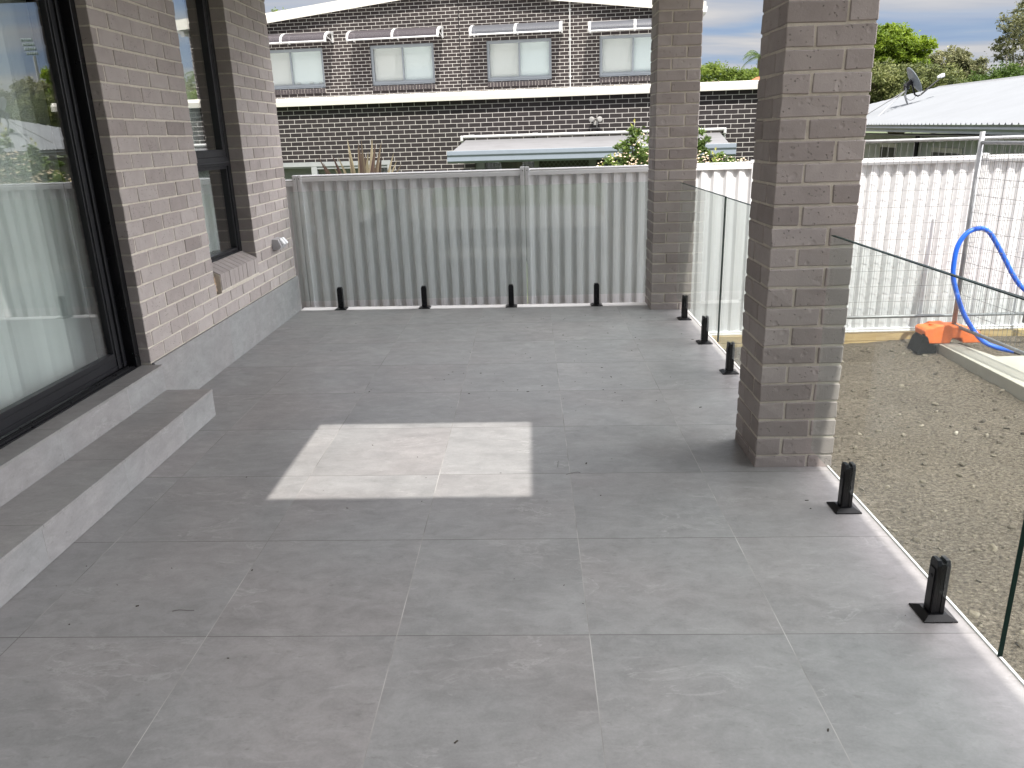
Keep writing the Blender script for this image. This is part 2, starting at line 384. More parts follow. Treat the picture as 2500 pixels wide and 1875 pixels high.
# ---------------------------------------------------------------- ground
GZ = -0.80
def gh(x, y):
    h = GZ + 0.03 * mnoise.noise(Vector((x * 0.35, y * 0.35, 0))) + 0.014 * mnoise.noise(Vector((x * 2.2, y * 2.2, 4)))
    if 1 < x < 4.5 and y > -1: h += 0.010 * mnoise.noise(Vector((x * 6, y * 6, 7))) + 0.006 * mnoise.noise(Vector((x * 15, y * 15, 2)))
    if 3.0 < x < 8 and y < 6.2: h += 0.05 * min(1, (x - 3.0) / 1.0)
    return h
def dirt_mat():
    mt, t, b = mat('dry_bare_soil'); p = pos(t)
    n1 = noise(t, p, 0.9, 5, 0.6); n2 = noise(t, mapping(t, p, (1, 1.35, 1), (0, 0, 0), (0, 0, R(12))), 40, 7, 0.75, 0.3); n3 = noise(t, p, 150, 4, 0.7)
    col = ramp(t, n2, [(0.38, (0.036, 0.029, 0.022)), (0.46, (0.110, 0.089, 0.066)), (0.54, (0.162, 0.134, 0.104)), (0.64, (0.25, 0.212, 0.168))])
    col = mix(t, 0.6, col, ramp(t, n1, [(0.35, 0.42), (0.65, 0.60)]), 'OVERLAY')
    col = mix(t, 0.7, col, ramp(t, n3, [(0.35, 0.30), (0.65, 0.70)]), 'OVERLAY')
    n4 = noise(t, mapping(t, p, (1, 2.0, 1), (0, 0, 0), (0, 0, R(8))), 60, 4, 0.7, 0.6); col = mix(t, ramp(t, n4, [(0.56, 0.0), (0.66, 0.7)]), col, (0.035, 0.028, 0.02))
    vo = nn(t, 'ShaderNodeTexVoronoi'); vo.inputs['Scale'].default_value = 34; ln(t, p, vo.inputs['Vector'])
    peb = mth(t, 'MULTIPLY', mth(t, 'LESS_THAN', vo.outputs['Distance'], 0.16), ramp(t, noise(t, p, 30, 2), [(0.58, 0.0), (0.62, 1.0)]))
    col = mix(t, peb, col, (0.34, 0.30, 0.235))
    ln(t, col, b.inputs['Base Color']); b.inputs['Roughness'].default_value = 0.95; b.inputs['Specular IOR Level'].default_value = 0.15
    bump(t, b, mth(t, 'ADD', mth(t, 'ADD', n2, mth(t, 'MULTIPLY', n3, 0.35)), mth(t, 'MULTIPLY', peb, 0.6)), 0.9, 0.03)
    return mt
M_dirt = dirt_mat()
g = MB(); gx = [-12 + .55 * i for i in range(24)] + [1.15 + .038 * i for i in range(84)] + [4.4 + .6 * i for i in range(24)]
gy = [-14 + .6 * i for i in range(22)] + [-.9 + .038 * i for i in range(190)]
nx, ny = len(gx) - 1, len(gy) - 1
for y in gy:
    for x in gx: g.v.append((x, y, gh(x, y)))
for j in range(ny):
    for i in range(nx):
        a = j * (nx + 1) + i; g.f.append([a, a + 1, a + nx + 2, a + nx + 1]); g.m.append(0)
tag(g.build('yard_soil', M_dirt, smooth=True), 'bare brown soil of the fenced yard', 'soil', kind='structure')
M_grassg = simple('rough_grass_ground', (0.07, 0.09, 0.035), 0.95, var=0.35, scale=0.8, bmp=0.6, bscale=12)
g = MB(); g.add([(-700, -700, -1.0), (700, -700, -1.0), (700, 900, -1.0), (-700, 900, -1.0)], [(0, 1, 2, 3)])
tag(g.build('ground', M_grassg), 'ground beyond the yard out to the horizon', 'ground', kind='structure')

# patio: slab body + tiled top
g = MB(); XE, YE, YB = 1.180, 4.930, -5.6
xs = [-2.262, XE]
top = [(xs[0], YB, zf(xs[0])), (xs[1], YB, zf(xs[1])), (xs[1], 4.80, zf(xs[1])), (xs[0], 4.80, zf(xs[0]))]
g.add(top + [(v[0], v[1], v[2] - 0.012) for v in top], [(0, 1, 2, 3), (4, 5, 6, 7), (0, 1, 5, 4), (1, 2, 6, 5), (2, 3, 7, 6), (3, 0, 4, 7)])
tag(g.build('patio_floor', M_floor), 'large grey stone look tiles of the patio floor', 'floor', kind='structure')
M_conc = simple('patio_concrete', (0.36, 0.35, 0.33), 0.9, var=0.12, scale=3, bmp=0.4, bscale=40)
g = MB(); g.box((-2.9, YB, -1.05), (1.172, 4.915, -0.032))
tag(g.build('patio_slab', M_conc), 'concrete slab that carries the patio tiles', 'slab', kind='structure')
g = MB()
g.box((-2.262, 4.803, -0.0315), (XE, YE, 0.0), M=Matrix.Rotation(0.0092, 4, 'Y'))
g.box((XE + 0.001, YB, -0.045), (XE + 0.009, YE, -0.006))
tag(g.build('patio_edge_trim', M_trim), 'pale trim strip along the outer edges of the patio floor', 'edge trim', kind='structure')

# ---------------------------------------------------------------- modelled brickwork
def bricks_wall(mb, xf, y_start, y_end, zb, n, allowed, phase=0.0, depth=0.11):
    """stretcher bond in the plane x = xf facing +x, bricks run along y (downwards from y_start)"""
    for k in range(n):
        z0 = zb + k * 0.086; z1 = z0 + 0.076
        y = y_start - phase - (0.0 if k % 2 == 0 else -0.12)
        while y > y_end - 0.24:
            a, b2 = y - 0.23, y
            for lo, hi in allowed(k):
                p, q = max(a, lo), min(b2, hi)
                if q - p > 0.022:
                    j = random.uniform(-0.0012, 0.0012); rv = random.random()
                    if random.random() < 0.012: rv = 0.0
                    mb.cbox((xf - depth, p, z0), (xf + j, q, z1), 0.0035, rnd=0.3 + rv * 0.6 if rv > 0 else 0.05, jit=0.0018)
            y -= 0.24
def pillar(cx, cy, zb, label):
    o = thing('brick_pillar', label, 'pillar', (cx, cy, zb), group='brick pillars at the patio edge')
    b = MB(); n = 32; a = 0.175; h = a - 0.0
    for k in range(n):
        z0 = zb - 0.022 + k * 0.086; z1 = z0 + 0.076
        q = [((-a, -a), (-a + .23, -a + .11)), ((a - .11, -a), (a, -a + .23)), ((a - .23, a - .11), (a, a)), ((-a, a - .23), (-a + .11, a))]
        if k % 2: q = [((-p1[0], p0[1]), (-p0[0], p1[1])) for p0, p1 in q]
        for p0, p1 in q:
            zz0 = max(z0, zb - 0.004)
            b.cbox((cx + p0[0], cy + p0[1], zz0), (cx + p1[0], cy + p1[1], z1), 0.004, rnd=random.uniform(0.15, 0.85), jit=0.0024)
    b.build('brickwork', M_brick, o)
    c = MB(); c.box((cx - a + .005, cy - a + .005, zb - 0.004), (cx + a - .005, cy + a - .005, zb + n * 0.086 - 0.01)); c.build('mortar', M_mortar, o)
    return o
pillar(1.0265, 1.4225, zf(1.03), 'near brick pillar, the wider looking one on the right with glass on both sides')
pillar(1.0540, 4.7900, zf(1.05), 'far brick pillar at the corner of the patio beside the metal fence')

# ---------------------------------------------------------------- the house on the left
house = thing('brick_house', 'taupe brick house wall on the left with black framed sliding door and window', 'house', (-2.28, 2.0, 0.0))
DY = 2.035; WY0, WY1 = 3.060, 3.905; ZB = 0.337
b = MB()
def allowed(k):
    z = ZB + k * 0.086
    if k < 2: return [(DY, 4.85)]
    if z < 2.62: return [(DY, WY0), (WY1, 4.85)]
    return [(DY, 4.85)]
bricks_wall(b, -2.28, 4.85, DY, ZB, 28, allowed)
b.build('brickwork', M_brick, house); b = MB()
def allowed2(k): return [(-8.0, -1.62)]
bricks_wall(b, -2.28, -1.62, -5.6, ZB, 28, allowed2)
b.build('brickwork', M_brick, house)
c = MB()
c.box((-2.39, DY + .005, .30), (-2.2845, WY0 - .005, 2.74)); c.box((-2.39, WY1 + .005, .30), (-2.2845, 4.845, 2.74))
c.box((-2.39, WY0 - .005, .30), (-2.2845, WY1 + .005, .507)); c.box((-2.39, WY0 - .005, 2.62), (-2.2845, WY1 + .005, 2.74))
c.build('mortar', M_mortar, house)
c = MB(); c.box((-2.39, -5.6, .30), (-2.2845, -1.625, 2.74)); c.build('mortar', M_mortar, house)
M_btex = brick_tex('taupe_brick_side', (0.26, 0.22, 0.20), (0.31, 0.27, 0.25), (0.47, 0.41, 0.34), axes=(0, 2), object_space=False)
M_btexy = brick_tex('taupe_brick_lintel', (0.26, 0.22, 0.20), (0.31, 0.27, 0.25), (0.47, 0.41, 0.34), axes=(1, 2), object_space=False, off=(0, 0.007))
c = MB(); c.box((-7.0, 4.60, -1.0), (-2.3915, 4.847, 2.74)); c.build('side_wall', M_btex, house)
c = MB(); c.box((-2.39, -1.62, 2.455), (-2.2835, DY - .001, 2.74)); c.build('lintel', M_btexy, house)
c = MB(); c.box((-7.0, -5.6, -1.0), (-2.9, 4.595, 0.30)); c.box((-2.899, -5.6, -.03), (-2.30, 4.595, 0.2995)); c.build('footing', M_conc, house)
# interior
c = MB()
for a, d in (((-6.0, -1.6, 0.301), (-2.42, 4.5, 0.332)),):
    c.box(a, d)
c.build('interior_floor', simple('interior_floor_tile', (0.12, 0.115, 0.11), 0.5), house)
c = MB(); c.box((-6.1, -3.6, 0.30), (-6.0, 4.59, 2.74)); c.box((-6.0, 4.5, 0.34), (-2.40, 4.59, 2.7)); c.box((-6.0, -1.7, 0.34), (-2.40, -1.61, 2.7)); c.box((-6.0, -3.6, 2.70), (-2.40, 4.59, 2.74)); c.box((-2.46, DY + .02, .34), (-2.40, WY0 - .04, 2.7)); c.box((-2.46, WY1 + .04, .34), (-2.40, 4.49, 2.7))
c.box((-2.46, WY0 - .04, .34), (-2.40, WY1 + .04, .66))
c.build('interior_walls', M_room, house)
# skirting tiles and door threshold
c = MB(); c.box((-2.2795, 2.041, zf(-2.27) - .01), (-2.2635, 4.853, ZB - 0.004)); c.build('skirting_tile', M_skirt, house)
c = MB(); c.box((-2.40, -1.62, 0.0), (-2.222, DY + .003, 0.3115)); c.build('threshold_riser', M_riser, house)
c = MB(); c.box((-2.336, -1.62, 0.3119), (-2.2195, DY + .004, 0.3235)); c.build('threshold_ledge', M_tread, house)
# sill of tilted bricks on edge under the window
c = MB()
y = WY0 + 0.085
for k in range(9):
    j = random.uniform(-.002, .002)
    prof = [(-2.395, 0.52), (-2.272 + j, 0.528), (-2.272 + j, 0.637), (-2.395, 0.700)]
    y0 = y + k * 0.0845
    n = len(c.v); c.prism(prof, 1, y0, y0 + 0.0795); 
    for i in range(n, len(c.v)): c.rnd[i] = 0.4 + 0.6 * random.random()
c.build('sill_bricks', M_brick, house, bevel=0.002)
c = MB(); c.prism([(-2.396, 0.508), (-2.277, 0.512), (-2.277, 0.630), (-2.396, 0.694)], 1, WY0 + 0.08, WY1 + 0.0); c.build('sill_mortar', M_mortar, house)
c = MB(); c.box((-2.36, WY0 + .001, 0.509), (-2.325, WY0 + .083, 0.648))
for k in range(14):
    z = 0.535 + 0.095 * random.random(); yy = WY0 + .012 + .045 * random.random()
    c.cbox((-2.33, yy, z - .012), (-2.325 + .022 * random.random() + .012, yy + .022, z + .016), .005, jit=.004, mi=1)
c.build('sill_gap', [simple('brown_gap', (0.10, 0.065, 0.035), 0.9, var=.3, scale=30), simple('mortar_lump', (0.42, 0.30, 0.20), .95, var=.2, scale=40)], house)
# window
wn_ = MB()
def ring(mb, x0, x1, ya, yb, za, zb, wd, wb=None, wt=None):
    wb = wb or wd; wt = wt or wd
    mb.box((x0, ya, za), (x1, yb, za + wb)); mb.box((x0, ya, zb - wt), (x1, yb, zb))
    mb.box((x0, ya, za + wb), (x1, ya + wd, zb - wt)); mb.box((x0, yb - wd, za + wb), (x1, yb, zb - wt))
ring(wn_, -2.46, -2.385, WY0 - .004, WY1 + .003, .668, 2.615, .055, .040)
ring(wn_, -2.445, -2.395, WY0 + .051, WY1 - .052, .708, 1.33, .022)
wn_.box((-2.46, WY0 + .051, 1.33), (-2.380, WY1 - .052, 1.392))
wn_.box((-2.378, WY0 + .06, 1.345), (-2.366, WY1 - .06, 1.358))
ring(wn_, -2.442, -2.388, WY0 + .051, WY1 - .052, 1.392, 2.56, .05, .052)
win = wn_.build('window', M_blackm, house, bevel=0.003)
c = MB(); c.box((-2.424, WY0 + .06, .715), (-2.418, WY1 - .06, 1.325)); c.box((-2.420, WY0 + .09, 1.43), (-2.414, WY1 - .09, 2.52)); c.build('pane', M_dglass, win)
# sliding door
d = MB()
d.box((-2.47, DY - .048, .325), (-2.335, DY - .001, 2.455)); d.box((-2.47, -1.62, 2.40), (-2.335, DY - .048, 2.455))
d.box((-2.47, -1.62, .302), (-2.336, DY - .001, .329))
for xx in (-2.352, -2.366, -2.384): d.box((xx, -1.6, .329), (xx + .004, DY - .05, .338))
door = d.build('sliding_door', M_black, house, bevel=0.002)
d = MB(); ring(d, -2.425, -2.388, 0.36, DY - .049, .343, 2.40, .115, .092, .08)
d.box((-2.387, DY - .10, .345), (-2.3755, DY - .085, 2.39)); d.box((-2.387, DY - .15, .345), (-2.381, DY - .143, 2.39))
d.box((-2.387, .38, .363), (-2.381, DY - .055, .366)); d.box((-2.387, .38, .405), (-2.3835, DY - .055, .408))
d.build('sliding_sash', M_blackm, door, bevel=0.003)
d = MB(); ring(d, -2.468, -2.43, -1.6, 0.46, .343, 2.40, .10, .092, .08); d.build('fixed_sash', M_blackm, door, bevel=0.003)
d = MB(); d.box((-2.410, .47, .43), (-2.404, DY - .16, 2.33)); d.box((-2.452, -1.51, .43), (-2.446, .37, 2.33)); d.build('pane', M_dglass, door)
# blinds: overlapping sheer vanes
def sheer(name, label, ys, ye, x, z0, z1, pitch=0.127, seed=1):
    rr = random.Random(seed); mb = MB(); y = ys
    while y > ye:
        wx = rr.uniform(.072, .092); wy = rr.uniform(.065, .10); n = 5; pts = []
        for i in range(n + 1):
            s = i / n; pts.append((x + wx * (s - 0.5), y + wy * s - 0.010 * math.sin(s * math.pi)))
        dz = rr.uniform(-.004, .004)
        for i in range(n):
            (xa, ya), (xb, yb) = pts[i], pts[i + 1]
            mb.add([(xa, ya, z0 + dz), (xb, yb, z0 + dz), (xb, yb, z1), (xa, ya, z1)], [(0, 1, 2, 3)])
        y -= pitch * rr.uniform(0.70, 0.95)
    mt = bpy.data.materials.get('sheer_vane')
    if not mt:
        mt = bpy.data.materials.new('sheer_vane'); mt.use_nodes = True; t = mt.node_tree; t.nodes.clear()
        o = nn(t, 'ShaderNodeOutputMaterial'); df = nn(t, 'ShaderNodeBsdfDiffuse'); tl = nn(t, 'ShaderNodeBsdfTranslucent')
        cc = ramp(t, noise(t, mapping(t, pos(t), (40, 40, 400)), 3, 3), [(0.3, (0.82, 0.86, 0.84)), (0.7, (0.88, 0.91, 0.89))])
        ln(t, cc, df.inputs[0]); ln(t, cc, tl.inputs[0]); m1 = nn(t, 'ShaderNodeMixShader'); m1.inputs[0].default_value = 0.3
        ln(t, df.outputs[0], m1.inputs[1]); ln(t, tl.outputs[0], m1.inputs[2]); ln(t, m1.outputs[0], o.inputs[0])
    o = mb.build('vertical_blind', mt, smooth=False)
    return tag(o, label, 'blind')
sheer('door', 'pale sheer vertical blind hanging behind the big sliding glass door', 1.93, -1.5, -2.60, .352, 2.38, seed=3)
sheer('window', 'narrow pale vertical blind hanging behind the tall black framed window', 3.72, 3.08, -2.56, .72, 2.5, 0.15, seed=8)

# tiled step below the door
st = thing('tiled_step', 'grey stone tiled step running below the sliding door', 'step', (-2.09, 0.2, 0.0))
c = MB(); c.box((-2.2215, -1.8, zf(-2.2)), (-1.9625, 2.036, 0.1635)); c.build('riser', M_riser, st)
c = MB(); c.cbox((-2.2213, -1.8, 0.1639), (-1.9600, 2.039, 0.1755), .0015); c.build('tread', M_tread, st)

# weatherproof outlet on the wall near the far end
o = thing('power_outlet', 'small weatherproof power outlet on the brick wall near its far end', 'power outlet', (-2.28, 4.37, 0.68))
M_grey = simple('grey_plastic', (0.42, 0.41, 0.42), 0.5, var=.05); M_wpl = simple('white_plastic', (0.76, 0.76, 0.77), 0.35, var=.03)
c = MB(); c.prism([(-2.281, .640), (-2.225, .640), (-2.205, .668), (-2.228, .722), (-2.281, .728)], 1, 4.30, 4.455); c.build('box', M_grey, o, bevel=0.004)
for k in range(2):
    c = MB(); c.cbox((-.012, -.024, -.03), (.012, .024, .03), .004, M=Matrix.Translation((-2.210, 4.345 + k * .065, .700)) @ Matrix.Rotation(R(-38), 4, 'Y')); c.build('socket_flap', M_wpl, o)

# ---------------------------------------------------------------- roof over the patio
roof = thing('patio_roof', 'flat patio roof with one skylight opening above the tiles', 'roof', (-0.5, 1.0, 2.75))
HX0, HX1, HY0, HY1 = -1.032, 0.128, -0.675, 0.312
RX0, RX1, RY0, RY1 = -7.0, 1.43, -2.9, 5.36; ZC, ZT = 2.75, 2.90
c = MB()
for a, d_ in (((RX0, RY0, ZC), (HX0, RY1, ZT)), ((HX1, RY0, ZC), (RX1 - .02, RY1, ZT)), ((HX0, RY0, ZC), (HX1, HY0, ZT)), ((HX0, HY1, ZC), (HX1, RY1, ZT))): c.box(a, d_)
c.build('ceiling', M_ceil, roof)
c = MB(); c.box((RX1 - .019, RY0, ZC - .03), (RX1, RY1 + .02, ZT + .05)); c.box((RX0, RY1 + .001, ZC - .03), (RX1 - .02, RY1 + .02, ZT + .05)); c.build('fascia', M_black, roof)

# ---------------------------------------------------------------- glass balustrade and spigots
def glass_panel(label, a, b_, z0, z1, axis):
    o = thing('glass_balustrade', label, 'glass balustrade', ((a[0] + b_[0]) / 2, (a[1] + b_[1]) / 2, z0), group='frameless glass panels round the patio')
    c = MB(); e = 0.006
    if axis == 'y':
        c.box((a[0] - e, a[1], z0), (a[0] + e, b_[1], z1))
    else: c.box((a[0], a[1] - e, z0), (b_[0], a[1] + e, z1))
    # faces whose normal is along the panel thickness are clear, the cut edges are dark green
    n = 0 if axis == 'y' else 1
    for i, q in enumerate(c.f):
        P = [Vector(c.v[k]) for k in q]; nr = (P[1] - P[0]).cross(P[2] - P[0]).normalized()
        c.m[i] = 0 if (abs(nr[n]) > 0.9 or nr.y > .9 or nr.x < -.9 or abs(nr.z) > .9 and P[0].z < .5) else 1
    c.build('pane', [M_glass, M_gedge], o)
    c = MB()
    if axis == 'y':
        c.box((a[0] - e - .0006, a[1] + .002, z1 - .003), (a[0] + e + .0006, b_[1], z1 + .0006))
        c.box((a[0] - e - .0006, a[1] - .0006, z0), (a[0] + e + .0006, a[1] + .0015, z1 + .0006))
        c.build('polished_edge', M_gedge, o)
    return o
GX = 1.100; GY = 4.842
glass_panel('long glass panel along the far end of the patio in front of the metal fence', (-2.25, GY), (0.868, GY), .098, 1.066, 'x')
glass_panel('glass panel that meets the far brick pillar', (GX, 3.066), (GX, 4.600), .103, 1.066, 'y')
glass_panel('glass panel behind the near brick pillar with one spigot beside the pillar', (GX, 1.615), (GX, 3.048), .103, 1.064, 'y')
glass_panel('glass panel in front of the near brick pillar on two spigots', (GX, -0.238), (GX, 1.228), .086, 1.046, 'y')
glass_panel('glass panel cut off by the right edge of the photo', (GX, -1.60), (GX, -0.256), .086, 1.046, 'y')

def make_spigot():
    o = thing('glass_spigot', 'black', 'spigot', (0, 0, 0), group='black spigots holding the glass panels')
    c = MB()
    for s in (-1, 1):                 # two cheeks gripping the glass, rounded top corners
        prof = [(-.0235, .004), (.0235, .004), (.0235, .184), (.016, .200), (-.016, .200), (-.0235, .184)]
        c.prism(prof, 0, s * .0066, s * .0205)
        c.prism([(-.016, .02), (.016, .02), (.016, .170), (-.016, .170)], 0, s * .0205, s * .0235)
    c.prism([(-.022, .004), (.022, .004), (.022, .190), (-.022, .190)], 0, -.0066, .0066)
    c.build('post', M_black, o, bevel=0.002)
    for s in (-1, 1):
        c = MB(); c.lathe([(0.0, .0), (.007, .0), (.007, .0022), (.0, .0022)], 12, M=Matrix.Translation((s * .0235, 0, .140)) @ Matrix.Rotation(s * R(90), 4, 'Y')); c.build('bolt', M_blackm, o)
    c = MB(); a, h = .052, .030
    c.add([(-a, -a, .0), (a, -a, 0), (a, a, 0), (-a, a, 0), (-a, -a, .004), (a, -a, .004), (a, a, .004), (-a, a, .004), (-h, -h, .015), (h, -h, .015), (h, h, .015), (-h, h, .015)],
          [(0, 1, 5, 4), (1, 2, 6, 5), (2, 3, 7, 6), (3, 0, 4, 7), (4, 5, 9, 8), (5, 6, 10, 9), (6, 7, 11, 10), (7, 4, 8, 11), (8, 9, 10, 11), (3, 2, 1, 0)])
    c.build('base_plate', M_black, o); return o
spots = [((GX, .103), 0, 'nearest black spigot, the one lowest and largest in the photo'),
         ((GX, .832), 0, 'black spigot just in front of the near brick pillar'),
         ((GX, 2.733), 0, 'black spigot half beside the left edge of the near brick pillar'),
         ((GX, 3.477), 0, 'black spigot just left of the glass seam between the two pillars'),
         ((GX, 4.242), 0, 'black spigot on the right side nearest the far brick pillar'),
         ((-1.896, GY), 90, 'leftmost of the four black spigots along the far fence'),
         ((-1.133, GY), 90, 'second black spigot from the left along the far fence'),
         ((-.345, GY), 90, 'third black spigot from the left along the far fence'),
         ((.424, GY), 90, 'rightmost of the four black spigots along the far fence, nearest the far pillar')]
sp0 = make_spigot()
for i, ((x, y), rz, lab) in enumerate(spots):
    o = sp0 if i == 0 else copy_tree(sp0)
    o.location = (x, y, zf(x) + 0.0005); o.rotation_euler = (0, 0, R(rz)); o['label'] = lab

# debris: crumbs of soil and leaf bits on the tiles
c = MB(); rr = random.Random(4)
for k in range(150):
    if k < 80: x = rr.gauss(0.15, 0.55); y = rr.uniform(2.0, 4.6)
    else: x = rr.uniform(-1.95, 1.05); y = rr.uniform(-0.8, 4.7)
    if not (-1.9 < x < 1.05): continue
    s = rr.choice((.0011, .0014, .0018, .0022, .0028)); a = rr.uniform(0, 6.28)
    l = s * rr.uniform(.8, 3.0); 
    Mx = Matrix.Translation((x, y, zf(x) + s * .3)) @ Matrix.Rotation(a, 4, 'Z') @ Matrix.Rotation(rr.uniform(-.3, .3), 4, 'X')
    c.cbox((-l, -s, -s * .3), (l, s, s * .4), s * .25, M=Mx)
for k, (x, y) in enumerate(((-1.38, .13), (-.05, 1.35), (.06, 1.2))):
    a = rr.uniform(0, 6); pts = []
    for i in range(7): a += rr.uniform(-.4, .6); x += .012 * math.cos(a); y += .012 * math.sin(a); pts.append((x, y, zf(x) + .002 + .002 * math.sin(i)))
    c.tube(pts, .0007, 4)
tag(c.build('leaf_debris', simple('dark_debris', (0.035, 0.028, 0.02), .9, var=.5, scale=60)), 'dark crumbs and leaf bits scattered on the patio tiles', 'debris', kind='stuff')

# ---------------------------------------------------------------- metal fence
FY = 6.20
fence = thing('metal_fence', 'pale grey ribbed sheet metal fence across the back of the yard', 'fence', (0, FY, -0.655))
posts = [-7.29, -4.93, -2.570, -0.205, 2.160, 4.440, 6.80, 9.17, 11.54, 13.9]
prof = [(0.0, 0.0), (0.030, 0.002), (0.0315, 0.004), (0.058, 0.010), (0.0595, 0.012), (0.086, 0.034), (0.1045, 0.037), (0.1265, 0.002)]
P_ = 0.1280
def sheet(x0, x1, z0, z1):
    mb = MB(); pts = []; x = x0
    while x < x1:
        for u_, d_ in prof:
            if x + u_ < x1: pts.append((x + u_, FY + d_))
        x += P_
    n = len(pts)
    vs = [(p[0], p[1], z0) for p in pts] + [(p[0], p[1], z1) for p in pts]
    mb.add(vs, [(i, i + 1, n + i + 1, n + i) for i in range(n - 1)])
    vs = [(p[0], p[1] + .0015, z0) for p in pts] + [(p[0], p[1] + .0015, z1) for p in pts]
    mb.add(vs, [(i, i + 1, n + i + 1, n + i) for i in range(n - 1)])
    return mb
def fence_mat():
    mt, t, b = mat('fence_sheet'); p = pos(t)
    streak = noise(t, mapping(t, p, (26, 8, 0.7)), 2.2, 6, 0.65)
    big = noise(t, p, 1.1, 4)
    col = ramp(t, streak, [(0.3, (0.64, 0.64, 0.65)), (0.55, (0.71, 0.71, 0.722)), (0.72, (0.74, 0.74, 0.752))])
    col = mix(t, 0.4, col, ramp(t, big, [(0.35, 0.45), (0.65, 0.55)]), 'OVERLAY')
    sp_ = noise(t, p, 38, 2); col = mix(t, ramp(t, sp_, [(0.765, 0.0), (0.78, 0.8)]), col, (0.12, 0.10, 0.09))
    ln(t, col, b.inputs['Base Color']); b.inputs['Roughness'].default_value = 0.42; b.inputs['Specular IOR Level'].default_value = 0.4
    return mt
M_sheet = fence_mat()
for i in range(len(posts) - 1):
    zt = 1.150 if i >= 2 else 1.108
    sheet(posts[i] + .022, posts[i + 1] - .022, -.655, zt - .012).build('sheet', M_sheet, fence)
    c = MB(); a, b2 = posts[i] + .046, posts[i + 1] - .046
    for z0_, z1_, nm_ in ((zt - .066, zt, 'top_rail'), (-.665, -.625, 'bottom_rail')):
        c = MB(); c.prism([(FY - .012, z0_), (FY + .050, z0_), (FY + .050, z1_), (FY - .004, z1_), (FY - .012, z1_ - .010), (FY - .006, z1_ - .020), (FY - .012, z1_ - .030)], 0, a, b2)
        c.build(nm_, M_fence, fence)
for i, x in enumerate(posts):
    c = MB(); zt = 1.168 if i > 2 else (1.150 if i == 2 else 1.125)
    for s in (-1, 1):
        x0, x1 = (x - .046, x - .003) if s < 0 else (x + .003, x + .046)
        c.box((x0, FY - .018, -.80), (x1, FY + .056, zt))
        c.box((x0 + .012, FY - .021, -.80), (x0 + .016, FY - .0181, zt - .01)); c.box((x0 + .028, FY - .021, -.80), (x0 + .032, FY - .0181, zt - .01))
    po = c.build('post', M_fence, fence)
    for s in (-1, 1):
        c = MB(); c.lathe([(0, 0), (.005, 0), (.005, .003), (0, .003)], 8, M=Matrix.Translation((x + s * .022, FY - .018, zt - .035)) @ Matrix.Rotation(R(90), 4, 'X'))
        c.build('screw', M_black, po)
def wood_mat():
    mt, t, b = mat('treated_pine'); p = pos(t)
    gr = noise(t, mapping(t, p, (0.9, 9, 14)), 3.2, 7, 0.62, 1.2); big = noise(t, p, 1.5, 3)
    col = ramp(t, gr, [(0.28, (0.30, 0.19, 0.075)), (0.45, (0.44, 0.31, 0.145)), (0.7, (0.55, 0.41, 0.21))])
    col = mix(t, ramp(t, big, [(0.45, 0.0), (0.7, 0.5)]), col, (0.33, 0.31, 0.16))
    ln(t, col, b.inputs['Base Color']); b.inputs['Roughness'].default_value = 0.75; bump(t, b, gr, 0.4, 0.004); return mt
M_wood = wood_mat()
for x0, x1, za, zb_, lab in ((2.2, 5.05, -.755, -.668, 'upper pine sleeper under the fence behind the orange fence foot'), (5.06, 8.4, -.755, -.668, 'upper pine sleeper further right, out beyond the orange foot'),
                             (-.8, 2.19, -.755, -.668, 'upper pine sleeper under the fence behind the brick pillars'),
                             (1.2, 4.02, -.92, -.757, 'lower pine sleeper under the fence left of the orange foot'), (4.03, 7.0, -.92, -.757, 'lower pine sleeper at soil level right of the orange foot')):
    c = MB(); c.cbox((x0, FY - .055, za), (x1, FY + .045, zb_), .005, jit=.002)
    tag(c.build('timber_sleeper', M_wood), lab, 'timber sleeper', 'pine sleepers under the metal fence')

# ---------------------------------------------------------------- temporary fence, foot, hose, slab
M_wire = simple('weathered_wire', (0.17, 0.17, 0.17), .6, metal=.3)
def temp_panel(label, p0, dirv, L, z0, z1, seed):
    o = thing('temporary_fence_panel', label, 'fence panel', (p0[0], p0[1], z0), group='temporary wire fence panels')
    D_ = Vector((dirv[0], dirv[1], 0)).normalized(); P0 = Vector((p0[0], p0[1], 0)); up = Vector((0, 0, 1))
    fr = MB(); r_ = .0175
    fr.tube([P0 + up * (z0 - .10), P0 + up * (z1 + .10)], .023 if seed == 2 else r_, 10); fr.tube([P0 + D_ * L + up * (z0 - .10), P0 + D_ * L + up * (z1 + .10)], r_, 10)
    fr.tube([P0 + up * z0, P0 + D_ * L + up * z0], r_, 10); fr.tube([P0 + up * z1, P0 + D_ * L + up * z1], r_, 10)
    fr.build('frame', M_galv, o, smooth=True)
    ms = MB(); n = int(L / .062)
    for i in range(1, n): q = P0 + D_ * (L * i / n); ms.tube([q + up * z0, q + up * z1], .0021, 4, cap=False)
    k = int((z1 - z0) / .158)
    for i in range(1, k): zz = z0 + (z1 - z0) * i / k; ms.tube([P0 + up * zz, P0 + D_ * L + up * zz], .0021, 4, cap=False)
    ms.build('wire_mesh', M_wire, o); return o
temp_panel('temporary wire fence panel standing parallel to the pale metal fence', (2.60, 6.05), (1, 0), 2.44, -.466, 1.317, 1)
temp_panel('temporary wire fence panel running towards the camera from the orange foot', (4.120, 5.70), (.045, -1), 2.4, -.485, 1.285, 2)
ff = thing('fence_foot', 'orange plastic fence foot with a broken black end', 'fence foot', (4.06, 5.65, -.65))
M_or = simple('orange_plastic', (0.78, 0.17, 0.035), 0.55, var=.18, scale=9, bmp=.2, bscale=20)
c = MB()
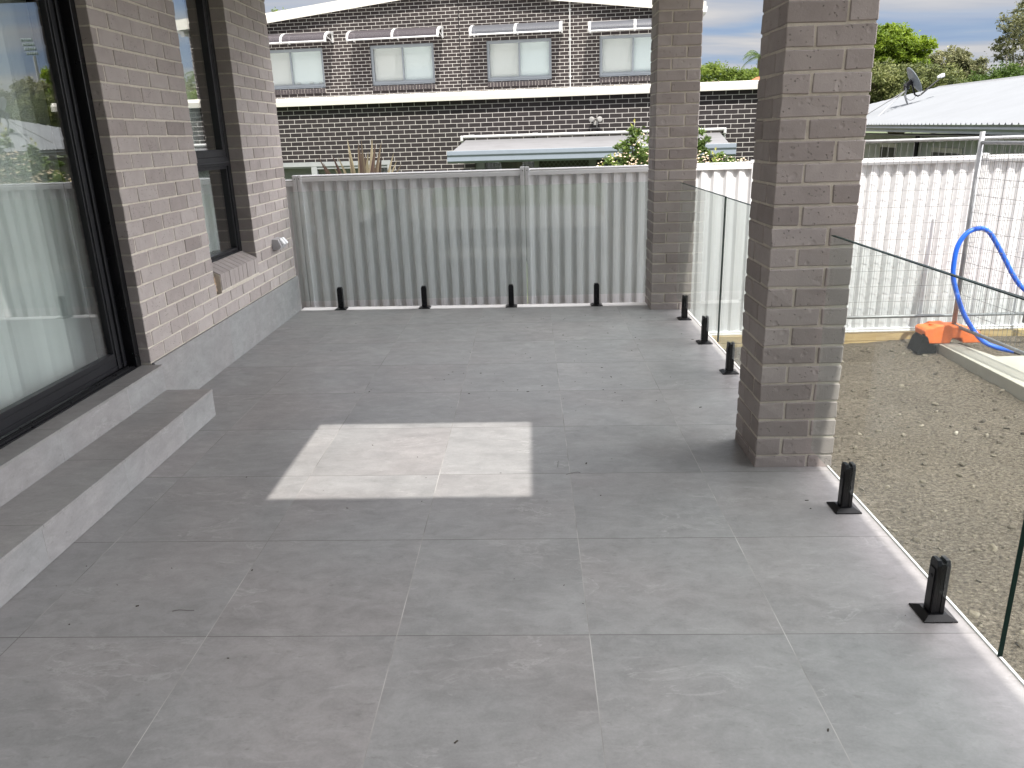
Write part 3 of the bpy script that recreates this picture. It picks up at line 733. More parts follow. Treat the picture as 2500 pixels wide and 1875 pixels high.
pr = [(3.775, -.515), (3.80, -.490), (3.86, -.486), (3.90, -.462), (4.02, -.458), (4.06, -.475), (4.18, -.478), (4.22, -.500), (4.335, -.530), (4.365, -.648), (4.175, -.650), (4.155, -.598), (4.065, -.596), (4.045, -.650), (3.835, -.650), (3.80, -.63)]
c.prism(pr, 1, 5.585, 5.80); c.build('body', M_or, ff, bevel=0.012)
c = MB(); 
for xx in (3.90, 4.26): c = MB(); c.lathe([(.034, .0), (.034, .02), (.024, .02), (.024, .0)], 14, M=Matrix.Translation((xx, 5.69, -.482 if xx < 4 else -.530))); c.build('socket_ring', M_or, ff)
c = MB(); rr = random.Random(2)
c.prism([(3.715, -.74), (3.73, -.68), (3.755, -.60), (3.79, -.565), (3.812, -.58), (3.83, -.64), (3.90, -.657), (3.91, -.74)], 1, 5.56, 5.78)
for k in range(10): c.tube([(3.775 + rr.uniform(-.02, .03), 5.583, -.54 - rr.random() * .06), (3.785 + rr.uniform(-.02, .04), 5.572, -.56 - rr.random() * .06)], .009, 5)
c.build('black_liner', simple('black_rubber', (0.005, 0.005, 0.0045), .95, spec=.05, var=.3, scale=20, bmp=.6, bscale=25), ff, bevel=0.01)
hp = [(5.4, 5.65, -.30), (5.2, 5.62, -.24), (4.975, 5.6, -.221), (4.821, 5.6, -.182), (4.664, 5.57, -.096), (4.544, 5.55, .029), (4.427, 5.54, .198), (4.278, 5.52, .401), (4.193, 5.5, .483), (4.117, 5.5, .507), (4.007, 5.5, .466), (3.937, 5.5, .351), (3.922, 5.5, .204), (3.933, 5.5, .054), (3.98, 5.49, -.099), (4.049, 5.45, -.29), (4.125, 5.4, -.434), (4.229, 5.35, -.564), (4.332, 5.28, -.615), (4.447, 5.17, -.627)]
def smooth_pts(p, n=6):
    out = []; p = [Vector(q) for q in p]
    for i in range(len(p) - 1):
        a = p[max(i - 1, 0)]; b_ = p[i]; c_ = p[i + 1]; d_ = p[min(i + 2, len(p) - 1)]
        for k in range(n):
            s = k / n; out.append(0.5 * ((2 * b_) + (c_ - a) * s + (2 * a - 5 * b_ + 4 * c_ - d_) * s * s + (3 * b_ - a - 3 * c_ + d_) * s ** 3))
    out.append(p[-1]); return out
hs = thing('blue_hose', 'thick blue hose looped over the temporary fence', 'hose', (4.1, 5.5, -.6))
c = MB(); c.tube(smooth_pts(hp), .0225, 12); c.build('tube', simple('blue_hose_plastic', (0.012, 0.115, 0.66), .4, var=.12, scale=15), hs, smooth=True)
c = MB(); c.tube([(4.446, 5.172, -.627), (4.475, 5.13, -.628)], .0245, 12); c.build('cuff', M_black, hs)
c = MB(); poly = [(3.940, 5.59), (4.122, 5.622), (4.235, 5.105), (7.5, 5.2), (7.5, -3.0), (3.95, -3.0)]
c.prism(poly, 2, -.83, -.650)
M_slab = simple('new_pale_concrete', (0.35, 0.33, 0.28), 0.85, var=.14, scale=2.2, bmp=.3, bscale=30)
tag(c.build('concrete_slab', M_slab, bevel=0.006), 'pale concrete slab in the yard that the orange foot rests on', 'slab')
c = MB(); c.lathe([(0, 0), (.055, 0), (.060, .05), (.060, .055), (0, .06)], 18, M=Matrix.Translation((4.64, 5.245, -.6498)))
tag(c.build('white_lid', M_wpl, bevel=.002), 'small white plastic lid lying on the concrete slab beside the hose end', 'lid')

# pebbles and clods on the soil
c = MB(); rr = random.Random(12)
for k in range(1700):
    x = 1.25 + rr.random() ** 1.3 * 3.6; y = rr.uniform(-.6, 6.05)
    if x > 3.9 and y < 5.6: continue
    s = rr.choice((.004, .005, .006, .009, .014)) * rr.uniform(.7, 1.3)
    Mx = Matrix.Translation((x, y, gh(x, y) + s * .3)) @ Matrix.Rotation(rr.uniform(0, 6), 4, 'Z') @ Matrix.Rotation(rr.uniform(0, 3), 4, 'X')
    c.cbox((-s * 1.4, -s, -s * .7), (s * 1.4, s, s * .7), s * .5, M=Mx, rnd=rr.random(), jit=s * .25)
mt, t, b_ = mat('clod'); a = nn(t, 'ShaderNodeAttribute', attribute_name='rnd'); ln(t, ramp(t, a.outputs['Fac'], [(0, (.06, .048, .034)), (.8, (.17, .145, .108)), (.97, (.22, .19, .145)), (1, (.36, .33, .27))]), b_.inputs['Base Color']); b_.inputs['Roughness'].default_value = .95
tag(c.build('soil_clods', mt), 'small stones and clods lying on the bare soil', 'stones', kind='stuff')

# ---------------------------------------------------------------- dark brick neighbour house
TH = -math.atan(0.1159); CS = math.cos(TH)
nb = thing('dark_brick_house', 'two storey dark brick house with white mortar behind the metal fence', 'house', (0, 13.884, -1.0), TH)
def nbx(x, z, dv=0.0, c=13.884):
    """world point on the plane y + .1159 x = c, dv metres behind it"""
    return Vector((x, c - .1159 * x, z)) + Vector((.1159, 1, 0)).normalized() * dv
class NM(MB):
    """geometry in the neighbour's frame: u along the wall, v back from the lower wall plane, z up"""
    def build(s, name, mats, parent=None, **k):
        Mw = Matrix.Translation((0, 13.884, 0)) @ Matrix.Rotation(TH, 4, 'Z')
        s.v = [tuple(Mw @ Vector(v)) for v in s.v]; return MB.build(s, name, mats, parent, **k)
def U(x): return x / CS          # wall coordinate of a point on the lower plane with world x
VU = (20.0 - 13.884) * CS        # upper wall plane
US = (20.0 - 13.884) * math.sin(-TH)   # shift of u for the upper plane
def UU(x): return x / CS + (20.0 - 13.884) * math.sin(TH)
M_dark = brick_tex('dark_brown_brick', (0.024, 0.020, 0.021), (0.036, 0.030, 0.031), (0.54, 0.515, 0.49), msize=0.0102, off=(0.02, 1.0 - 2.112 + .005 + .086 * 40))
M_darku = brick_tex('dark_brown_brick_upper', (0.026, 0.020, 0.020), (0.038, 0.030, 0.029), (0.64, 0.61, 0.575), msize=0.0096, off=(0.11, 0.03 + .086 * 40))
# lower wing: wall with openings for window and door made of pieces
lw = NM(); L0, L1 = -12.0, U(4.20); HT = 2.19
def wallpieces(mb, u0, u1, z0, z1, holes, v0, v1):
    us = sorted(set([u0, u1] + [h for q in holes for h in q[:2]])); 
    for a, b__ in zip(us, us[1:]):
        zs = [(z0, z1)]
        for (ha, hb, hz0, hz1) in holes:
            if a >= ha - 1e-6 and b__ <= hb + 1e-6:
                nz = []
                for (p, q) in zs:
                    if hz0 > p: nz.append((p, min(q, hz0)))
                    if hz1 < q: nz.append((max(p, hz1), q))
                zs = nz
        for p, q in zs: mb.box((a, v0, p), (b__, v1, q))
wl = (U(-6.4), U(-2.975), -.1, 1.075); dr = (U(-1.245), U(3.0), -.9, 1.10)
wallpieces(lw, L0, L1, -1.0, HT, [wl, dr], 0, .24)
lw.box((L1 - .24, .24, -1.0), (L1, VU - .001, HT)); lw.box((L0, .24, -1.0), (L0 + .24, VU - .001, HT))
lw.build('lower_wall', M_dark, nb)
c = NM(); c.box((L0, .05, HT + .003), (L1 + .15, VU - .002, HT + .09)); c.build('lower_roof', M_white, nb)
c = NM(); 
c.prism([(-.13, HT - .03), (0 - .002, HT - .03), (-.002, HT + .125), (-.07, HT + .125), (-.13, HT + .062)], 0, L0, L1 + .16)
M_cream = simple('cream_fascia_paint', (0.62, 0.60, 0.54), .5, var=.05, scale=1.2)
c.build('lower_fascia', M_cream, nb)
c = NM(); rr = random.Random(5)
for k in range(16):
    uu = rr.uniform(U(-1.9), U(3.5)); s = rr.uniform(.012, .022); c.tube([(uu, -.06, HT + .118), (uu + rr.uniform(-.02, .02), -.06, HT + .128 + s)], [s, s * .4], 6)
tag(c.build('gutter_litter', simple('gutter_leaf_litter', (0.2, .17, .13), .9), nb), kind='stuff')
# upper storey
uw = NM(); A = (UU(-2.19), 5.075)
def roofz(u_):   # underside of the gable fascia
    x = (u_ - (20.0 - 13.884) * math.sin(TH)) * CS
    return 5.07 + (.1036 * (x + 2.19) if x < -2.19 else -.122 * (x + 2.19))
wins = [(-7.64, -5.73, 2.885, 3.905), (-4.40, -2.65, 2.885, 3.895), (-1.225, .488, 2.868, 3.875), (1.735, 3.45, 2.87, 3.865)]
holes = [(UU(a), UU(b__), z0, z1) for a, b__, z0, z1 in wins]
UL, UR = UU(-11.5), UU(4.05)
wallpieces(uw, UL, UR, -1.0, 4.2, holes, VU, VU + .24)
n = 40
for i in range(n):
    a, b__ = UL + (UR - UL) * i / n, UL + (UR - UL) * (i + 1) / n
    uw.add([(a, VU, 4.2), (b__, VU, 4.2), (b__, VU, roofz(b__) + .05), (a, VU, roofz(a) + .05), (a, VU + .24, 4.2), (b__, VU + .24, 4.2), (b__, VU + .24, roofz(b__) + .05), (a, VU + .24, roofz(a) + .05)], [(0, 1, 2, 3), (7, 6, 5, 4)])
uw.box((UR - .24, VU + .24, -1), (UR, VU + 9, 4.30)); uw.box((UL, VU + .24, -1), (UL + .24, VU + 9, 4.05))
uw.build('upper_wall', M_darku, nb)
c = NM(); AP = UU(-2.19)
for (a, b__) in ((UL - .3, AP), (AP, UR + .32)):
    for v0, v1, dz0, dz1 in ((VU - .16, VU - .12, 0.0, .245), (VU - .119, VU + 9.2, .17, .22)):
        vs = [(a, v0, roofz(a) + dz0), (b__, v0, roofz(b__) + dz0), (b__, v0, roofz(b__) + dz1), (a, v0, roofz(a) + dz1)]
        vs += [(p[0], v1, p[2]) for p in vs]
        c.add(vs, [(0, 1, 2, 3), (7, 6, 5, 4), (0, 4, 5, 1), (1, 5, 6, 2), (2, 6, 7, 3), (3, 7, 4, 0)])
c.build('gable_roof', M_cream, nb)
c = NM(); c.prism([(UR + .20, roofz(UR) - .03), (UR + .34, roofz(UR) - .03), (UR + .36, roofz(UR) + .10), (UR + .20, roofz(UR) + .10)], 1, VU - .17, VU + 9.2); c.build('upper_gutter', M_white, nb)
c = NM(); c.box((UR + .10, VU - .04, 4.15), (UR + .18, VU + .04, roofz(UR) - .03)); c.build('downpipe', M_white, nb)
M_alu = simple('grey_aluminium', (0.26, 0.285, 0.31), .42, var=.05, scale=3)
M_blind = simple('pale_roller_blind', (0.75, 0.775, 0.77), .9, var=.025, scale=1.5)
M_wg = glass_mat('house_window_glass', (0.95, 0.97, 0.965), 1.5, 1.0); M_wg2 = glass_mat('screened_window_glass', (0.92, 0.925, 0.915), 1.5, 0.5)
for wi, (a, b__, z0, z1) in enumerate(wins):
    a, b__ = UU(a), UU(b__); v = VU + .045; c = NM()
    ring(c2 := NM(), 0, 0, 0, 0, 0, 0, .01)
    c.box((a, v, z0), (b__, v + .09, z0 + .085)); c.box((a, v, z1 - .075), (b__, v + .09, z1)); c.box((a, v, z0 + .085), (a + .07, v + .09, z1 - .075)); c.box((b__ - .07, v, z0 + .085), (b__, v + .09, z1 - .075))
    mid = (a + b__) / 2; c.box((mid - .022, v + .02, z0 + .085), (mid + .022, v + .07, z1 - .075))
    c.box((a + .07, v + .015, z0 + .085), (b__ - .07, v + .055, z0 + .105)); c.box((a + .07, v - .03, z0 + .0), (b__ - .07, v - .001, z0 + .03))
    wo_ = c.build('window', M_alu, nb, bevel=0.004)
    c = NM(); c.box((a + .07, v + .052, z0 + .105), (mid - .022, v + .056, z1 - .075)); c.build('pane', M_wg2, wo_); c = NM(); c.box((mid + .022, v + .035, z0 + .105), (b__ - .07, v + .039, z1 - .075)); c.build('pane', M_wg, wo_)
    c = NM(); c.box((a + .05, v + .10, z0 + .04), (b__ - .05, v + .104, z1 - .04)); c.build('blind', M_blind, wo_)
    if wi == 0:
        for uu in (mid + .15, mid + .52, mid + .80):
            c = NM()
            for k in range(-2, 3): c.tube([(uu, v + .085, z0 + .11), (uu + k * .03, v + .085, z0 + .17 - abs(k) * .012)], [.012, .016], 6)
            c.build('ornament', M_white, wo_)
    # soldier brick sill
    c = NM(); nb_ = int((b__ - a) / .086)
    for k in range(nb_):
        u0 = a + k * (b__ - a) / nb_; j = random.uniform(-.003, .003)
        c.prism([(VU - .030 + j, z0 - .140), (VU + .05, z0 - .140), (VU + .05, z0 - .002), (VU - .030 + j, z0 - .030)], 0, u0 + .005, u0 + (b__ - a) / nb_ - .005)
        for i in range(len(c.v) - 8, len(c.v)): c.rnd[i] = random.random()
    c.build('window_sill', simple('sill_brick', (0.045, .036, .038), .6, var=.2) if wi == 0 else bpy.data.materials['sill_brick'], nb)
    c = NM(); c.box((a + .002, VU - .012, z0 - .136), (b__ - .002, VU + .045, z0 - .022)); c.build('sill_mortar', bpy.data.materials.get('pale_mortar') or simple('pale_mortar', (.74, .68, .62), .9), nb)
def poly_mat(name, col, tint):
    mt, t, b = mat(name); b.inputs['Base Color'].default_value = (*col, 1); b.inputs['Roughness'].default_value = .35; b.inputs['Specular IOR Level'].default_value = .4
    tr = nn(t, 'ShaderNodeBsdfTransparent'); tr.inputs[0].default_value = (*tint, 1); m1 = nn(t, 'ShaderNodeMixShader'); m1.inputs[0].default_value = .38
    ln(t, b.outputs[0], m1.inputs[1]); ln(t, tr.outputs[0], m1.inputs[2]); ln(t, m1.outputs[0], [n for n in t.nodes if n.type == 'OUTPUT_MATERIAL'][0].inputs[0]); return mt
M_poly = poly_mat('smoky_polycarbonate', (0.088, 0.078, 0.086), (.86, .83, .86))
M_poly2 = poly_mat('grey_polycarbonate', (0.12, 0.125, 0.14), (.86, .86, .88))
for k, (a, b__, zz, mm) in enumerate(((-7.85, -5.40, 4.045, M_poly), (-4.80, -2.38, 4.03, M_poly), (-1.53, .77, 4.01, M_poly2), (1.50, 3.75, 3.965, M_poly2))):
    a, b__ = UU(a), UU(b__); dep = .62; hh = .27; pr_ = []
    for i in range(9):
        th = R(90) * i / 8; pr_.append((VU - dep * math.sin(th) , zz + hh * math.cos(th) ** .8 - .04 if i < 8 else zz - .04))
    c = NM(); lo = [(p[0], p[1] - .006) for p in pr_]
    for i in range(8):
        for q0, q1 in ((pr_[i], pr_[i + 1]),):
            c.add([(a, q0[0], q0[1]), (b__, q0[0], q0[1]), (b__, q1[0], q1[1]), (a, q1[0], q1[1]), (a, q0[0], q0[1] - .006), (b__, q0[0], q0[1] - .006), (b__, q1[0], q1[1] - .006), (a, q1[0], q1[1] - .006)], [(0, 1, 2, 3), (7, 6, 5, 4)])
    aw = c.build('window_awning', mm, nb, smooth=False)
    c = NM(); c.tube([(a, VU - dep, zz - .045), (b__, VU - dep, zz - .045)], .020, 6); c.tube([(a, VU - .02, zz + hh - .04), (b__, VU - .02, zz + hh - .04)], .012, 6); c.build('front_bar', M_white, aw)
    for uu in (a, (a + b__) / 2, b__):
        c = NM()
        for i in range(8):
            (v0, z0_), (v1, z1_) = pr_[i], pr_[i + 1]
            c.add([(uu - .03, v0, z0_ + .012), (uu + .03, v0, z0_ + .012), (uu + .03, v1, z1_ + .012), (uu - .03, v1, z1_ + .012), (uu - .03, v0, z0_ - .045), (uu + .03, v0, z0_ - .045), (uu + .03, v1 + .03, z1_ - .03), (uu - .03, v1 + .03, z1_ - .03)],
                  [(0, 1, 2, 3), (7, 6, 5, 4), (0, 3, 7, 4), (1, 5, 6, 2)])
        c.box((uu - .02, VU - .05, zz - .03), (uu + .02, VU - .001, zz + .22)); c.tube([(uu, VU - .05, zz - .01), (uu, VU - .45, zz + .08)], .012, 6)
        c.build('bracket', M_white, aw)
c = NM(); uj = UU(-1.932); c.box((uj - .011, VU - .004, 2.4), (uj + .011, VU - .001, 4.98)); c.build('control_joint', M_black, nb)
c = NM(); up_ = UU(.976); c.tube([(up_, VU - .04, 2.2), (up_, VU - .04, 4.70)], .013, 8)
for zz in (2.9, 3.8, 4.5): c.box((up_ - .035, VU - .03, zz), (up_ + .035, VU - .001, zz + .03))
c.build('conduit', M_white, nb)
# lower window and door
c = NM(); a, b__, z0, z1 = wl
c.box((a, .0, z1 - .09), (b__, .10, z1 - .002)); c.box((b__ - .075, .002, z0), (b__, .10, z1 - .09)); c.box((U(-4.665), .004, z0), (U(-4.545), .10, z1 - .09)); c.box((a, .01, z0), (b__ - .075, .09, z0 + .08))
c.box((U(-4.545), .02, z1 - .145), (b__ - .075, .08, z1 - .09)); c.box((a, .03, z1 - .12), (U(-4.665), .08, z1 - .09))
lo_ = c.build('window', simple('white_window_frame', (.33, .345, .35), .5), nb, bevel=.003)
c = NM(); c.box((a, .06, z0 + .05), (b__ - .07, .064, z1 - .08)); c.build('pane', M_wg, lo_)
c = NM(); c.box((a, .13, z0), (b__, .14, z1)); c.build('dark_room', M_room, lo_)
c = NM(); a, b__, z0, z1 = dr
for (p, q) in ((U(-1.245), U(-1.06)), (U(-.06), U(.03)), (U(1.01), U(1.15)), (U(2.1), U(2.2))): c.box((p, .05, z0), (q, .14, z1))
c.box((a, .055, z1 - .06), (b__, .13, z1)); sd_ = c.build('patio_door', simple('dark_grey_frame', (.20, .215, .21), .5), nb)
c = NM(); c.box((a, .10, z0), (U(-.06), .104, z1 - .06)); c.build('pane', M_wg, sd_)
c = NM(); c.box((a, .22, z0), (b__, .23, z1)); c.build('dark_room', M_room, sd_)
c = NM(); s_ = .085
for (p, q) in ((U(.03), U(1.01)), (U(1.15), U(2.1))):
    nI = int((q - p) / s_) + 30
    for sg in (-1, 1):
        for k in range(-30, nI):
            u0 = p + k * s_ if sg > 0 else p + (k + 15) * s_; zb0, zt0 = .25, z1 - .06; h_ = zt0 - zb0
            ua, ub = (u0, u0 + h_ * .85) if sg > 0 else (u0, u0 - h_ * .85)
            # clip to p..q
            def cl_(uv): return max(p, min(q, uv))
            ta = 0 if ua == ub else (cl_(ua) - ua) / (ub - ua); tb = (cl_(ub) - ua) / (ub - ua)
            if tb - ta > .02 and 0 <= ta < 1: c.tube([(ua + (ub - ua) * ta, .09, zb0 + h_ * ta), (ua + (ub - ua) * tb, .09, zb0 + h_ * tb)], .0035, 4, cap=False)
c.build('security_grille', M_galv, sd_)
# retractable awning
a, b__ = U(-1.44), U(3.53)
c = NM(); fv = -1.35
c.add([(a + .05, -.10, 1.415), (b__ - .06, -.10, 1.415), (b__ - .03, fv, 1.225), (a + .03, fv, 1.225), (a + .05, -.10, 1.41), (b__ - .06, -.10, 1.41), (b__ - .03, fv, 1.22), (a + .03, fv, 1.22)], [(0, 1, 2, 3), (7, 6, 5, 4), (0, 4, 5, 1), (1, 5, 6, 2), (2, 6, 7, 3), (3, 7, 4, 0)])
mt, t, b_ = mat('awning_fabric'); p = pos(t)
st_ = noise(t, mapping(t, p, (1.2, 5, 5)), 2.0, 6, .6, .5); ln(t, mix(t, ramp(t, st_, [(.5, 0.0), (.75, .5)]), (0.165, 0.165, 0.17), (0.08, .078, .08)), b_.inputs['Base Color']); b_.inputs['Roughness'].default_value = .85
aw = c.build('retractable_awning', mt, nb)
c = NM(); c.prism([(fv - .05, 1.235), (fv + .02, 1.235), (fv + .03, 1.16), (fv + .02, 1.035), (fv - .02, 1.02), (fv - .055, 1.055), (fv - .042, 1.13), (fv - .06, 1.165)], 0, a - .06, b__ + .08); c.build('front_bar', simple('pale_blue_grey_aluminium', (0.20, 0.235, 0.275), .5, var=.04), aw, bevel=.006)
c = NM(); c.tube([(a, -.07, 1.475), (b__ + .02, -.07, 1.475)], .028, 8); c.build('roller', M_white, aw)
for uu in (a - .03, b__ + .03):
    c = NM(); c.cbox((uu - .025, -.13, 1.39), (uu + .025, -.001, 1.50), .012); c.tube([(uu, -.08, 1.42), (uu, -.06, 1.25)], .018, 6); c.build('bracket', M_white, aw)
for xx in (-1.28, -.02, 2.3, 2.9):
    c = NM(); c.box((U(xx) - .05, -.09, 1.503), (U(xx) + .05, -.001, 1.515)); c.build('wall_clip', M_white, aw)
# security light
c = NM(); M_lamp = simple('lamp_housing_white', (.36, .35, .335), .5)
c.cbox((U(1.10), -.05, 1.62), (U(1.19), -.001, 1.70), .01); sl = c.build('security_light', M_lamp, nb)
for s, uu in ((-1, U(1.09)), (1, U(1.205))):
    c = NM(); Mx = Matrix.Translation((uu, -.09, 1.725)) @ Matrix.Rotation(R(90), 4, 'X') @ Matrix.Rotation(R(s * 25), 4, 'Y')
    c.lathe([(.0, -.05), (.03, -.05), (.036, -.02), (.05, .04), (.05, .06), (.042, .064), (.0, .062)], 16, M=Mx); c.build('lamp_head', M_lamp, sl, smooth=True)

# ---------------------------------------------------------------- house with white metal roof on the right
mr = thing('metal_roof_house', 'low house with a bright white metal roof on the right', 'house', (9.0, 16.0, -1.0))
def ev(y): return 7.39 + (y - 10.5) * .128
def ez(y): return 1.405 + (y - 10.5) * .0075
eyl, eyr, PITCH = 29.0, 6.7, .258
def rp(y, w_): return (ev(y) + w_, y - .0 * w_, ez(y) + PITCH * w_)
M_wroof = simple('white_roof_sheet', (0.24, 0.252, 0.268), .7, var=.05, scale=1.0, spec=.1)
c = MB(); ny_ = 200
RW = 4.0
def wmax(y): return RW if y < 25.3 else max(0.0, RW * (29.0 - y) / 3.7)
for i in range(ny_):
    ya, yb = eyr + (eyl - eyr) * i / ny_, eyr + (eyl - eyr) * (i + 1) / ny_
    a, b_, d_, e_ = rp(ya, 0), rp(ya, wmax(ya)), rp(yb, wmax(yb)), rp(yb, 0)
    c.add([a, b_, d_, e_], [(0, 1, 2, 3)])
    if i % 2 == 0:   # ribs running up the roof
        rr_ = .035
        c.add([(a[0], a[1] - .03, a[2]), (a[0], a[1], a[2] + rr_), (a[0], a[1] + .03, a[2]), (b_[0], b_[1] - .03, b_[2]), (b_[0], b_[1], b_[2] + rr_), (b_[0], b_[1] + .03, b_[2])], [(0, 1, 4, 3), (1, 2, 5, 4)])
# far slope
c.add([rp(25.3, 4), rp(eyr, 4), (ev(eyr) + 8, eyr, ez(eyr)), (ev(25.3) + 8, 29, ez(29)), rp(29, 0)], [(0, 1, 2, 3), (0, 3, 4)])
c.build('roof', M_wroof, mr)
c = MB(); a, b_ = Vector(rp(25.3, 4)), Vector(rp(eyr, 4))
c.add([a + Vector((-.16, 0, -.02)), a + Vector((0, .0, .05)), a + Vector((.16, 0, -.02)), b_ + Vector((-.16, 0, -.02)), b_ + Vector((0, 0, .05)), b_ + Vector((.16, 0, -.02))], [(0, 1, 4, 3), (1, 2, 5, 4)])
c.build('ridge_cap', simple('grey_ridge_cap', (.17, .175, .18), .5), mr)
c = MB()
for i in range(40):
    ya, yb = eyr + (eyl - eyr) * i / 40, eyr + (eyl - eyr) * (i + 1) / 40
    def sec(y): return [(ev(y) - .11, y, ez(y) + .0), (ev(y) - .09, y, ez(y) - .035), (ev(y) - .115, y, ez(y) - .07), (ev(y) - .09, y, ez(y) - .11), (ev(y) - .10, y, ez(y) - .150), (ev(y) + .02, y, ez(y) - .150), (ev(y) + .02, y, ez(y) - .02)]
    s0, s1 = sec(ya), sec(yb); c.add(s0 + s1, [(j, (j + 1) % 7, 7 + (j + 1) % 7, 7 + j) for j in range(7)])
c.build('gutter', simple('grey_gutter', (.20, .225, .235), .45), mr)
def rw(mb, y0, y1, z0, z1, inset=.62, th=.1, out=0.0):
    vs = [(ev(y0) + inset - out, y0, z0), (ev(y1) + inset - out, y1, z0), (ev(y1) + inset + th, y1, z0), (ev(y0) + inset + th, y0, z0)]
    vs += [(v[0], v[1], z1) for v in vs]; mb.add(vs, [(3, 2, 1, 0), (4, 5, 6, 7), (0, 1, 5, 4), (1, 2, 6, 5), (2, 3, 7, 6), (3, 0, 4, 7)])
c = MB(); rw(c, eyr + .4, eyl - .6, -1.0, 1.22); rw(c, eyr + .4, eyl - .6, -1.0, 1.22, 7.0)
c.add([(ev(eyr) + .6, eyr + .4, -1), (ev(eyr) + 7.1, eyr + .4, -1), (ev(eyr) + 7.1, eyr + .4, 1.5), (ev(eyr) + 4, eyr + .4, 2.36), (ev(eyr) + .6, eyr + .4, 1.5)], [(0, 1, 2, 3, 4)]); c.build('wall', simple('blue_grey_cladding', (.50, .53, .56), .7, var=.06), mr)
c = MB(); rw(c, eyr, eyl, 1.225, 1.243, -.08, .80); c.build('soffit', simple('soffit_board', (.16, .15, .14), .8), mr)
for y0, y1, z1 in ((14.2, 15.9, .96), (11.2, 12.5, .93), (18.2, 19.6, 1.0), (8.6, 9.8, .93)):
    c = MB(); rw(c, y0, y1, -.1, z1, .60, .05, .0); wq = c.build('window', M_white, mr)
    c = MB(); m_ = (y0 + y1) / 2; rw(c, y0 + .1, m_ - .05, -.02, z1 - .1, .585, .012); rw(c, m_ + .05, y1 - .1, -.02, z1 - .1, .585, .012); c.build('pane', M_room, wq)
for yy in (16.6, 13.4):
    c = MB(); x_ = ev(yy) + .52; c.tube([(x_, yy, -1), (x_, yy, 1.23)], .05, 8); c.build('downpipe', M_black if yy > 15 else M_white, mr)

# satellite dish
def S(x, z): return ((x + .1549) * 1.294 - .1549, 21.3, (z - 1.4806) * 1.294 + 1.4806)
dish = thing('satellite_dish', 'grey satellite dish on a bent pole on the white metal roof', 'satellite dish', (10.58, 21.3, 1.9))
M_dg = simple('dish_grey_paint', (.17, .19, .205), .5, var=.05)
ctr = Vector(S(8.185, 2.37)); axis = Vector((.82, -.14, .52)).normalized()
q = axis.to_track_quat('Z', 'Y').to_matrix().to_4x4(); Mx = Matrix.Translation(ctr) @ q
c = MB(); prf = [(rr_, -.075 + .075 * (rr_ / .385) ** 2) for rr_ in (0, .08, .16, .24, .31, .365, .385)]
c.lathe(prf + [(.385, -.012), (.30, -.045), (.16, -.075), (0.0, -.088)], 28, M=Mx); c.build('reflector', M_dg, dish, smooth=True)
c = MB(); foot = Vector((10.58, 21.3, 1.90))
c.tube([foot, foot + Vector((-.10, 0, .18)), foot + Vector((-.16, 0, .32)), Vector(S(8.03, 2.12)), Vector(S(8.02, 2.25))], .028, 8); c.box(tuple(foot + Vector((-.14, -.06, -.02))), tuple(foot + Vector((.14, .06, .02)))); c.build('pole', M_galv, dish)
c = MB(); c.tube([Vector(S(8.0, 2.23)), ctr - axis * .07], .07, 8); c.cbox(tuple(Vector(S(7.99, 2.16))), tuple(Vector(S(8.09, 2.30)) + Vector((0, .08, 0))), .01); c.build('mount', M_blackm, dish)
c = MB(); c.tube([ctr - axis * .09, Vector(S(8.23, 2.06)), Vector(S(8.30, 2.03)), Vector(S(8.36, 2.06)), Vector(S(8.52, 2.20)), Vector(S(8.70, 2.35))], .024, 6); c.build('arm', M_blackm, dish)
c = MB(); e0, e1 = Vector(S(8.67, 2.40)), Vector(S(8.80, 2.44)); c.tube([e0, e0.lerp(e1, .3)], .035, 10); c.tube([e0.lerp(e1, .35), e1], .055, 10); c.build('receiver', M_wpl, dish)
for e in ((-.9, .3), (-.9, -.9)):
    c = MB(); yy = 21.3 + e[1]; xx = 10.58 - 1.25; zz = ez(yy) + PITCH * (xx - ev(yy)); c.tube([Vector(S(8.01, 2.14)), (xx, yy, zz)], .016, 6); c.build('strut', M_galv, dish)
c = MB(); c.tube(smooth_pts([S(8.03, 2.1), S(8.06, 2.0), S(8.14, 1.95), S(8.22, 1.98), S(8.25, 2.04)]), .006, 5); c.build('cable', M_black, dish)

